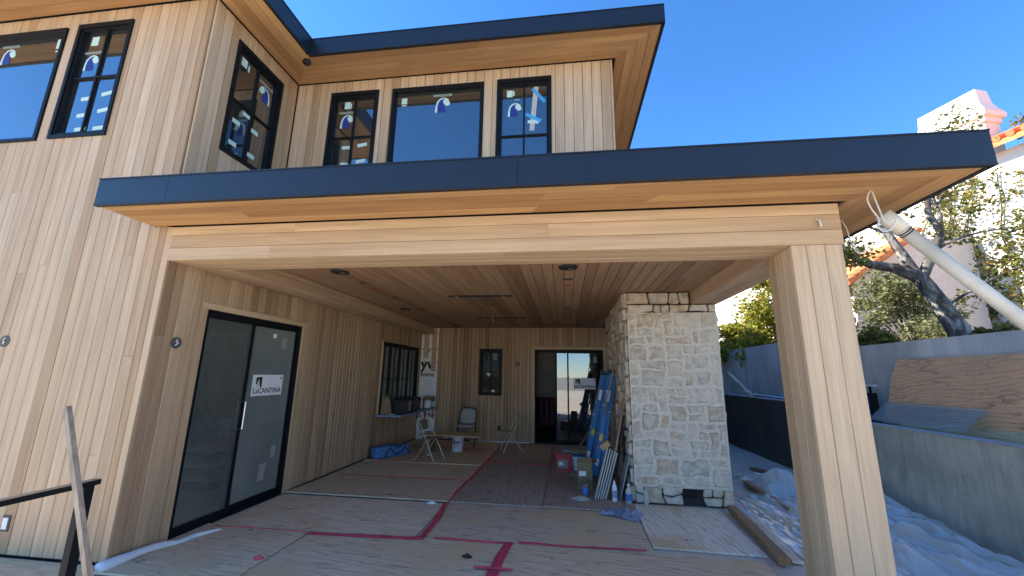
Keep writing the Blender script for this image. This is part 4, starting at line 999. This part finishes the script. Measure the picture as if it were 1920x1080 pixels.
lean('steel_rod', (.665, 6.62, .006), (.905, 6.80, 1.0), (0, 1, 0), .02, .02, 'frame_black', 'thin black rod leaning between the plank and the cement board', 'rod')
lean('cement_board', (.745, 6.56, .006), (.915, 6.60, .62), (0, 1, 0), .30, .013, 'cement_board', 'grey cement board offcut leaning at the corner of the chimney', 'board')
o = MB().obox((.575, 6.60, .735), (.06, .0, .045), (-.025, 0, .035), (0, .045, 0)).build('wood_offcut', 'lumber_x'); tag(o, 'small brown wood block resting on top of the trim boards', 'wood block')
t = thing('tool_box', (-.03, 8.3, .004), 'red plastic tool box with a grey label on its front', 'tool box')
box('case', -.20, .10, 8.22, 8.52, .004, .25, 'crate_red', t); box('lid', -.21, .11, 8.21, 8.53, .252, .285, 'crate_red', t)
box('label_panel', -.17, .02, 8.215, 8.2195, .05, .20, 'cement_board', t); box('label_panel', -.15, -.07, 8.209, 8.2145, .10, .16, 'white_paper', t)
t = bucket((.20, 8.38, .004), 'white bucket with a blue lid behind the red tool box', 'lid_blue', .14, .26, False)
def carton(x0, x1, y0, y1, z0, z1, label, flaps=True):
    t = thing('carton', ((x0+x1)/2, (y0+y1)/2, z0), label, 'carton')
    b = MB()
    for r in ((x0, x1, y0, y0+.006), (x0, x1, y1-.006, y1), (x0, x0+.006, y0+.006, y1-.006), (x1-.006, x1, y0+.006, y1-.006)): b.box(*r, z0, z1)
    b.box(x0+.006, x1-.006, y0+.006, y1-.006, z0, z0+.006); b.build('carton_body', 'cardboard', t)
    if flaps:
        MB().poly([(x0, y0, z1), (x1, y0, z1), (x1-.01, y0-.05, z1+.09), (x0+.01, y0-.05, z1+.09)], (0, .004, .002)).build('flap', 'cardboard', t)
        MB().poly([(x1, y0, z1), (x1, y1, z1), (x1+.08, y1, z1+.02), (x1+.08, y0, z1+.02)], (0, 0, .004)).build('flap', 'cardboard', t)
    box('shipping_label', x0+.02, x0+.13, y0-.003, y0-.0005, z0+.20, z0+.27, 'white_paper', t)
    box('print_band', x0+.005, x1-.005, y0-.0025, y0-.0005, z0+.06, z0+.15, 'soil', t)
carton(.17, .40, 6.98, 7.25, .004, .40, 'tall open brown carton with a white label beside the trim boards')
carton(.10, .46, 8.58, 8.9, .004, .34, 'wide brown carton with tools on it behind the blue lidded bucket', False)
o = box('paint_tray', -.08, .14, 8.62, 8.9, .006, .30, 'pad_grey'); tag(o, 'grey box with a pale lid standing behind the red tool box', 'box')
can((.27, 6.62, .004), .052, .16, 'aluminium', 'lid_blue', 'small blue and white paint can in front of the brown carton')
bottle((.675, 6.42, .005), 'white bottle with a red cap in front of the leaning boards', .30, .038, 'white_plastic', 'crate_red', 'rag_blue')
bottle((.865, 6.36, .005), 'clear bottle at the corner of the chimney', .26, .045, 'glass_bottle', 'white_plastic', 'lid_blue')
bottle((1.10, 6.34, .005), 'slim pale bottle standing against the foot of the stone chimney', .24, .032, 'trim_grey', 'trim_grey')
scrap('work_glove', (.20, 6.42, .006), .14, .05, 'trim_grey', 'dusty pale glove lying beside the small paint can', 'glove', 14, .55)
scrap('work_glove', (.16, 7.75, .006), .12, .09, 'seat_brown', 'crumpled brown glove in front of the red tool box', 'glove', 14, .6)
def cloth(name, x0, x1, y0, y1, z, amp, mat, label, cat, nx=40, ny=30, fs=4.0, seed=0, rot=0, shape=None, kind=None):
    v = []; f = []; cx, cy = (x0+x1)/2, (y0+y1)/2
    for j in range(ny+1):
        for i in range(nx+1):
            a, c = i/nx, j/ny; x, y = x0+(x1-x0)*a, y0+(y1-y0)*c
            p = V3((x*fs, y*fs, seed)); h = 1-abs(mnoise.noise(p))*2.2
            h = max(0, h)**2+.45*max(0, 1-abs(mnoise.noise(p*2.3))*3)**2+.2*mnoise.noise(p*4.1)
            e = min(1, 9*min(a, 1-a), 9*min(c, 1-c)); m_ = shape(a, c) if shape else 1
            wx = .10*mnoise.noise(p*.6+V3((9, 0, 0))); wy = .10*mnoise.noise(p*.6+V3((0, 9, 0)))
            dx, dy = x+wx-cx, y+wy-cy
            v.append((cx+dx*math.cos(rot)-dy*math.sin(rot), cy+dx*math.sin(rot)+dy*math.cos(rot), z+max(.002, amp*h*(.25+.75*e)*m_)))
    for j in range(ny):
        for i in range(nx): a = j*(nx+1)+i; f.append((a, a+1, a+nx+2, a+nx+1))
    o = mk(name, v, f, mat, None, True, fix=False); return tag(o, label, cat)
cloth('rag', .45, .95, 5.72, 5.98, .006, .07, 'rag_blue', 'blue grey rag dropped on the plywood in front of the chimney', 'rag', 30, 18, 11, 3, rad(-28), lambda a, c: .35+.65*math.sin(math.pi*a))

# ------------------------------------------------------------------ side passage
lw = thing('low_wall', (4.6, 6.0, 0), 'low smooth grey concrete retaining wall along the walkway', 'wall')
box('near_wall', 4.5, 4.66, 1.0, 7.55, -.05, 1.115, 'concrete_smooth', lw); box('capping', 4.485, 4.675, 1.0, 7.56, 1.117, 1.135, 'concrete_light', lw)
lw2 = thing('low_wall', (4.6, 12, 0), 'taller dark damp section of the low concrete wall past the post', 'wall')
box('dark_wall', 4.5, 4.66, 7.565, 26, -.05, 1.305, 'concrete_damp', lw2); box('capping', 4.485, 4.675, 7.565, 26, 1.307, 1.325, 'concrete_light', lw2)
struct(box('planter_fill', 4.662, 5.498, 1, 26, -.05, .96, 'soil'))
uw = thing('upper_wall', (5.6, 8, 0), 'tall grey board formed concrete wall holding back the planted terrace', 'wall')
box('wall_panel', 5.5, 5.73, .5, 9.3, -.05, 2.39, 'concrete_formed', uw); box('wall_panel', 5.5, 5.73, 9.305, 26, -.05, 2.69, 'concrete_formed', uw)
uw.name = 'retaining_wall'
lean('leaning_plywood', (5.10, 6.30, 1.14), (5.42, 6.30, 2.10), (0, 1, 0), 2.42, .016, 'ply_red', 'reddish plywood sheet leaning on the tall concrete wall, uppermost of the stack', 'plywood')
lean('leaning_plywood', (5.00, 5.75, .99), (5.36, 5.75, 1.62), (0, 1, 0), 2.8, .016, 'ply_tan', 'tan plywood sheet with big oval grain leaning lowest on the concrete wall', 'plywood')
lean('leaning_plywood', (5.22, 6.95, .985), (5.46, 6.95, 1.92), (0, 1, 0), 1.5, .016, 'ply_tan', 'plywood sheet peeking out behind the reddish leaning sheet', 'plywood')
# corrugated clear sheets
v = []; f = []; NX = 60; c0 = V3((4.72, 5.50, 1.145))
for i in range(NX+1):
    tt = i/NX
    for y in (5.72, 6.5, 7.3):
        v.append((4.71+.36*tt, y+.07*tt, 1.15+.26*tt+.012*math.sin(tt*2*math.pi*7.5)))
for i in range(NX):
    for k in range(2): a = i*3+k; f.append((a, a+1, a+4, a+3))
for dz in (0, .02):
    o = mk('corrugated_sheet', [(x, y, z+dz) for x, y, z in v], f, 'clear_sheet', None, True, fix=False); tag(o, ['lower', 'upper'][dz > 0]+' of two clear corrugated roofing sheets stacked behind the low wall edge', 'roofing sheet', 'clear corrugated sheets')
t = thing('window_crate', (5.2, 8.0, .97), 'dark framed panel crate standing behind the low wall beside the post', 'crate')
box('panel', 5.0, 5.06, 7.62, 8.7, .965, 1.50, 'print_blue', t); box('edge_frame', 4.985, 5.08, 7.56, 7.615, .965, 1.56, 'frame_black', t); box('edge_frame', 4.985, 5.08, 7.62, 8.7, 1.502, 1.56, 'frame_black', t)
o = box('white_bar', 5.2, 5.24, 7.78, 9.2, 1.66, 1.69, 'metal_white'); tag(o, 'white metal bar lying level above the dark panel crate', 'bar')
for ky in (7.9, 9.05): box('support', 5.205, 5.235, ky, ky+.03, .965, 1.659, 'frame_black', o)
for k, (x0, y0, x1, y1, z, r, mt) in enumerate(((4.75, 9.0, 4.95, 12.2, 1.34, .03, 'metal_white'), (4.9, 9.2, 5.0, 12.0, 1.345, .035, 'frame_black'), (5.05, 8.8, 5.2, 12.4, 1.35, .03, 'cement_board'))):
    o = MB().tube([(x0, y0, z), (x1, y1, z+.02)], r, 10).build('pipe_length', mt); tag(o, ['white', 'black', 'grey'][k]+' pipe length stored on top of the dark wall section', 'pipe')
    for q in (.1, .9): MB().box(x0+(x1-x0)*q-.03, x0+(x1-x0)*q+.03, y0+(y1-y0)*q-.03, y0+(y1-y0)*q+.03, .965, z-r*.8).build('support_block', 'lumber_z', o)
t = thing('drain_pipe', (5.0, 12.5, 1.3), 'thin white plastic pipe slanting down onto the dark wall section', 'pipe')
MB().tube([(5.42, 14.6, 1.98), (4.72, 11.5, 1.385)], .045, 12).build('pipe', 'pvc_pipe', t, True); MB().tube([(4.78, 11.77, 1.43), (4.66, 11.25, 1.36)], .06, 12).build('elbow', 'pvc_pipe', t, True)
# the big slanting pipe from the wall top to the soffit
t = thing('slanting_pipe', (4.56, 3.5, 1.13), 'large white plastic pipe leaning from the low wall up to the patio soffit', 'pipe')
a, b_ = V3((4.43, 3.52, 1.15)), V3((2.60, 3.46, 3.08)); ax = (b_-a).normalized()
MB().tube([a, b_], .050, 24).build('pipe', 'pvc_pipe', t, True)
MB().tube([b_-ax*.17, b_-ax*.168, b_+ax*.01, b_+ax*.012], [.052, .060, .060, .052], 24).build('coupling', 'pvc_pipe', t, True)
for q in (.19, .21): MB().tube([b_-ax*q, b_-ax*(q+.008)], .054, 24).build('band', 'frame_black', t)
# plastic sheeting, lumber
def plast(x0, x1, y0, y1, amp, label, seed, hump=None, nx=40, ny=30):
    v = []; f = []
    for j in range(ny+1):
        for i in range(nx+1):
            a, c = i/nx, j/ny; x, y = x0+(x1-x0)*a, y0+(y1-y0)*c
            q = V3((x*1.0, y*1.0, seed)); wx, wy = mnoise.noise(q*.9)*.5, mnoise.noise(q*.9+V3((7, 3, 1)))*.5
            p = V3(((x*.85+y*.5+wx)*2.4, (y*.6-x*.4+wy)*1.1, seed))
            h = (1-abs(mnoise.noise(p))*2.0); h = max(0, h)**3
            h2 = max(0, 1-abs(mnoise.noise(p*2.6))*2.6)**3
            hh = amp*(.55*h+.30*h2)+random.uniform(0, .035)
            e = min(1, 7*min(a, 1-a), 7*min(c, 1-c))
            b_ = hump(x, y) if hump else 0
            jx, jy = random.uniform(-.4, .4)*(x1-x0)/nx, random.uniform(-.4, .4)*(y1-y0)/ny
            v.append((x+.12*wx+jx, y+.12*wy+jy, -.006+max(.002, hh*(.2+.8*e)+b_*e)))
    for j in range(ny):
        for i in range(nx):
            a = j*(nx+1)+i
            f += [(a, a+1, a+nx+2), (a, a+nx+2, a+nx+1)] if (i+j) % 2 else [(a, a+1, a+nx+1), (a+1, a+nx+2, a+nx+1)]
    o = mk('plastic_sheet', v, f, 'plastic_film', None, True, fix=False); md = o.modifiers.new('soft', 'SUBSURF'); md.levels = md.render_levels = 1
    return tag(o, label, 'plastic sheet')
bell = lambda x, y, cx, cy, r, h: h*math.exp(-((x-cx)**2+(y-cy)**2)/r**2)
plast(2.75, 4.42, 3.7, 7.2, .24, 'crumpled translucent plastic sheeting along the foot of the low wall', 5, lambda x, y: bell(x, y, 4.2, 6.6, .5, .16)+bell(x, y, 4.0, 5.5, .5, .08))
plast(3.0, 4.35, 7.1, 8.5, .22, 'bunched plastic sheeting on the walkway beyond the cedar post', 12, lambda x, y: bell(x, y, 3.5, 7.6, .35, .26), 26, 22)
plast(2.36, 3.1, 4.2, 7.0, .03, 'thin flattened plastic film on the walkway beside the loose lumber', 22, None, 22, 26)
def lumber(a, b_, wd, th, label, mt='lumber_y'):
    o = MB().bar(a, b_, wd, th).build('lumber', mt); tag(o, label, 'lumber', 'loose lumber on the walkway')
lumber((2.20, 6.28, .045), (2.06, 4.63, .045), .10, .07, 'rough brown timber lying between the chimney and the cedar post')
lumber((2.36, 6.1, .012), (2.22, 4.72, .012), .10, .024, 'pale flat board lying alongside the rough brown timber', 'ply_pale')
lumber((2.98, 7.75, .05), (2.95, 6.30, .05), .09, .07, 'dark brown timber lying on the walkway in the plastic sheeting')
lumber((3.62, 9.1, .03), (3.95, 8.5, .03), .10, .04, 'short brown board on the walkway at the foot of the dark wall')
lumber((2.65, 6.9, .01), (2.72, 5.5, .01), .14, .02, 'grey flat board on the walkway partly under plastic film', 'ply_pale')
# fence by the far end of the walkway
fe = thing('wood_fence', (4.5, 13.2, 0), 'narrow dark brown wooden fence at the far end of the walkway', 'fence')
for k in range(12): box('picket', 2.2+.2*k, 2.37+.2*k, 13.2, 13.225, -.012, 2.95+.05*(k % 3), 'fence_brown', fe)
for z in (.5, 2.3): box('rail', 2.2, 4.58, 13.228, 13.27, z, z+.09, 'fence_brown', fe)

# ------------------------------------------------------------------ planting
def leaves(name, centres, n_, size, mat, parent, spread, seed=1):
    rg = random.Random(seed); v = []; f = []
    for k in range(n_):
        c, r = centres[rg.randrange(len(centres))]
        while True:
            p = V3((rg.uniform(-1, 1), rg.uniform(-1, 1), rg.uniform(-1, 1)))
            if p.length < 1: break
        p = V3(c)+V3((p.x*r*spread[0], p.y*r*spread[1], p.z*r*spread[2]))
        a = V3((rg.gauss(0, 1), rg.gauss(0, 1), rg.gauss(0, .6))).normalized(); b_ = a.cross(V3((rg.gauss(0, 1), rg.gauss(0, 1), rg.gauss(0, 1)))).normalized()
        s = size*rg.uniform(.6, 1.3); i = len(v); q = a.cross(b_)*s*.18
        v += [p, p+a*s*.5+b_*s*.38+q, p+a*s*1.1, p+a*s*.5-b_*s*.38+q]; f.append((i, i+1, i+2)); f.append((i, i+2, i+3))
    return mk(name, v, f, mat, parent, fix=False)
def twig(b, p, d, L, r, depth, ends, rg):
    pts = [V3(p)]; q = V3(p); dd = V3(d).normalized()
    for k in range(4):
        dd = (dd+V3((rg.gauss(0, .16), rg.gauss(0, .16), rg.gauss(0, .12)+.03))).normalized(); q = q+dd*L/4; pts.append(q.copy())
    b.tube(pts, [r*(1-.16*k) for k in range(5)], 7, False)
    if depth == 0: ends.append((tuple(q), .35)); ends.append((tuple(pts[2]), .25)); return
    for k in range(3 if depth > 1 else 2):
        t = pts[rg.choice((2, 3, 4))]; nd = (dd+V3((rg.gauss(0, .7), rg.gauss(0, .7), rg.gauss(.1, .5)))).normalized()
        twig(b, t, nd, L*rg.uniform(.5, .72), r*.5, depth-1, ends, rg)
rg = random.Random(5)
tr = thing('mottled_tree', (6.5, 7.64, 2.28), 'old leaning tree with pale flaking mottled bark on the terrace', 'tree')
b = MB(); ends = []
b.tube([(6.56, 7.60, 2.2), (6.52, 7.62, 2.6), (6.40, 7.68, 3.0), (6.28, 7.72, 3.35), (6.18, 7.76, 3.6)], [.19, .155, .135, .12, .11], 14, False)
b.tube([(6.18, 7.76, 3.55), (5.92, 7.85, 3.75), (5.6, 7.95, 3.85), (5.25, 8.0, 4.1), (5.05, 8.05, 4.5), (4.95, 8.1, 4.9)], [.10, .085, .075, .06, .045, .03], 10, False)
b.tube([(6.2, 7.76, 3.5), (6.10, 7.85, 3.95), (5.95, 7.9, 4.4), (5.85, 7.95, 4.7), (5.9, 8.0, 4.95)], [.095, .08, .065, .05, .03], 10, False)
b.tube([(6.22, 7.76, 3.5), (6.5, 7.75, 4.0), (6.66, 7.72, 4.35), (6.55, 7.75, 4.75), (6.6, 7.7, 5.3)], [.085, .075, .062, .05, .035], 10, False)
for p, d_, L, r in (((5.25, 8.0, 4.1), (-.6, .1, .15), .7, .04), ((5.6, 7.95, 3.85), (-.7, -.2, -.1), .8, .04), ((4.95, 8.1, 4.9), (-.5, .2, .2), .5, .03), ((5.9, 8.0, 4.95), (.5, .3, .2), .6, .03), ((6.6, 7.7, 5.3), (.4, .1, .7), .9, .04), ((6.66, 7.72, 4.35), (.8, .2, .5), 1.0, .04), ((5.95, 7.9, 4.4), (-.5, .3, .6), .8, .035), ((6.4, 7.68, 3.0), (.9, .1, .4), .9, .03), ((6.5, 7.75, 4.0), (.7, -.2, .6), .9, .03)):
    twig(b, p, d_, L, r, 2, ends, rg)
b.build('trunk', 'bark', tr, True)
leaves('crown', ends, 6000, .07, 'leaf_tree', tr, (.95, .95, .8), 3)
def bush(name, c, r, n_, size, mat, label, cat, seed, lob=26):
    rg = random.Random(seed); c = V3(c); t = thing(name, c, label, cat); ce = []
    b = MB()
    for k in range(lob):
        p = V3((rg.uniform(-1, 1), rg.uniform(-1, 1), rg.uniform(.0, 1)))
        p = V3((p.x*r[0]*(1-.45*p.z), p.y*r[1]*(1-.45*p.z), p.z*r[2])); ce.append((tuple(c+p), rg.uniform(.22, .42)*min(r)*.9))
        b.tube([c+V3((rg.uniform(-.1, .1), rg.uniform(-.1, .1), -.02)), c+p*.5+V3((0, 0, .1)), c+p], [.02, .013, .005], 5, False)
    b.build('stems', 'bark', t); leaves('foliage', ce, n_, size, mat, t, (1.15, 1.15, 1.0), seed)
bush('sage_bush', (8.1, 10.6, 2.28), (1.25, 1.0, 1.95), 10000, .075, 'leaf_sage', 'rounded grey green bush behind the mottled tree trunk', 'bush', 11, 40)
bush('low_hedge', (6.05, 8.55, 2.28), (.35, 1.0, .42), 2600, .06, 'leaf_ivy', 'low dark hedge along the top of the concrete wall by the post', 'hedge', 12, 24)
bush('low_hedge', (6.05, 6.35, 2.28), (.25, .5, .22), 900, .06, 'leaf_ivy', 'small tuft of dark ivy on the wall top under the big pipe', 'ivy', 13, 14)
bush('yellow_shrub', (6.9, 13.6, 2.28), (1.35, 1.3, 2.9), 11000, .12, 'leaf_yellow', 'tall sunlit yellow green shrub between the chimney and the post', 'shrub', 14, 60)
bush('yellow_shrub', (6.0, 15.6, 2.28), (.9, .9, 1.3), 4500, .12, 'leaf_yellow', 'lower yellow green shrub beside the stone chimney edge', 'shrub', 15, 30)
# neighbouring house
nb = thing('neighbour_house', (12, 12, 2.2), 'white stucco neighbouring house with orange clay tile roof up the slope', 'house')
nd = V3((-.31, .95, 0)).normalized(); no = V3((-nd.y, nd.x, 0))                # along the wall, outward to the left
fN = Fr((12.03, 12.0, 2.2), nd, (0, 0, 1), no)
fbox('wall', fN, -6, 14, 0, 5.85, -7, 0, 'stucco_white', nb)
rf = MB(); rf.add([fN.p(u, v, d) for u in (-6.4, 14.4) for v, d in ((5.85, .45), (6.0, .45), (8.2, -4.5), (8.05, -4.5))], [(0, 1, 2, 3), (4, 5, 6, 7), (0, 1, 5, 4), (1, 2, 6, 5), (2, 3, 7, 6), (3, 0, 4, 7)])
rf = rf.build('roof', 'tile_orange', nb)
for k in range(60):
    u = -6.3+.28*k
    if u < 14: MB().tube([fN.p(u, 6.05, .50), fN.p(u, 7.1, -1.9)], .09, 8).build('roof_tile', 'tile_orange', rf)
def stack(name, levels, hw, hd, mat):
    v = []; f = []
    for z, e in levels:
        for a, b_ in ((-1, -1), (1, -1), (1, 1), (-1, 1)): v.append(cc+nd*(a*(hw+e))+no*(b_*(hd+e))+V3((0, 0, z)))
    for i in range(len(levels)-1):
        for k in range(4): f.append((i*4+k, i*4+(k+1) % 4, (i+1)*4+(k+1) % 4, (i+1)*4+k))
    f += [(0, 1, 2, 3), tuple(len(v)-4+k for k in range(4))]
    return mk(name, v, f, mat, nb)
cc = V3((12.10, 12.82, 0))
ch = stack('chimney_stack', [(7.9, 0), (9.12, 0), (9.13, .05), (9.28, .05), (9.30, .12), (9.42, .14), (9.50, .12), (9.62, .05), (9.85, -.02), (10.25, -.05)], .78, .28, 'stucco_cream')
# lower wing with a rake of clay tiles facing us
wg = MB().poly([(8.3, 12.6, 2.2), (11.6, 12.6, 2.2), (11.6, 12.6, 5.9), (10.1, 12.6, 5.8), (8.3, 12.6, 4.5)], (0, 3.0, 0)).build('wing_wall', 'stucco_pink', nb)
rk = MB().poly([(8.0, 12.35, 4.36), (10.1, 12.35, 5.885), (10.1, 12.35, 6.005), (8.0, 12.35, 4.48)], (0, 3.4, 0)).build('wing_roof', 'tile_orange', nb)
for k in range(12):
    a = V3((8.0, 12.36, 4.50)).lerp(V3((10.1, 12.36, 6.03)), k/12); b_ = V3((8.0, 12.36, 4.50)).lerp(V3((10.1, 12.36, 6.03)), (k+1.15)/12)
    MB().tube([a+V3((0, 0, .02)), b_+V3((0, 0, -.01))], [.12, .095], 10).build('rake_tile', 'tile_orange', rk)
# ivy climbing the neighbour's wall
iv = thing('wall_ivy', fN.p(0, 0, .1), 'thinning ivy with bare stems climbing the white neighbouring wall', 'ivy')
rg = random.Random(21); b = MB(); ends = []
for k in range(9):
    u = -1.2+.55*k+rg.uniform(-.2, .2); p = fN.p(u, 0, .05); pts = [p]; z = 0
    top = 6.1-.25*k+rg.uniform(-.8, .4) if k > 1 else 6.2
    while z < top:
        z += .35; u += rg.gauss(0, .13); pts.append(fN.p(u, z, .05+rg.uniform(0, .04)))
        if rg.random() < .75:
            e = u+rg.choice((-1, 1))*rg.uniform(.15, .6); zz = z+rg.uniform(.0, .4)
            b.tube([pts[-1], fN.p((u+e)/2, (z+zz)/2+.05, .08), fN.p(e, zz, .07)], [.012, .009, .005], 5, False)
            ends.append((tuple(fN.p(e, zz, .12)), rg.uniform(.12, .26)))
        ends.append((tuple(fN.p(u, z, .12)), rg.uniform(.1, .24)))
    b.tube(catm(pts, 3), [.034*(1-.6*i/(3*len(pts))) for i in range(3*(len(pts)-1)+1)], 6, False)
b.build('stems', 'bark', iv, True)
leaves('foliage', ends, 7500, .08, 'leaf_ivy', iv, (.9, .9, .9), 8)
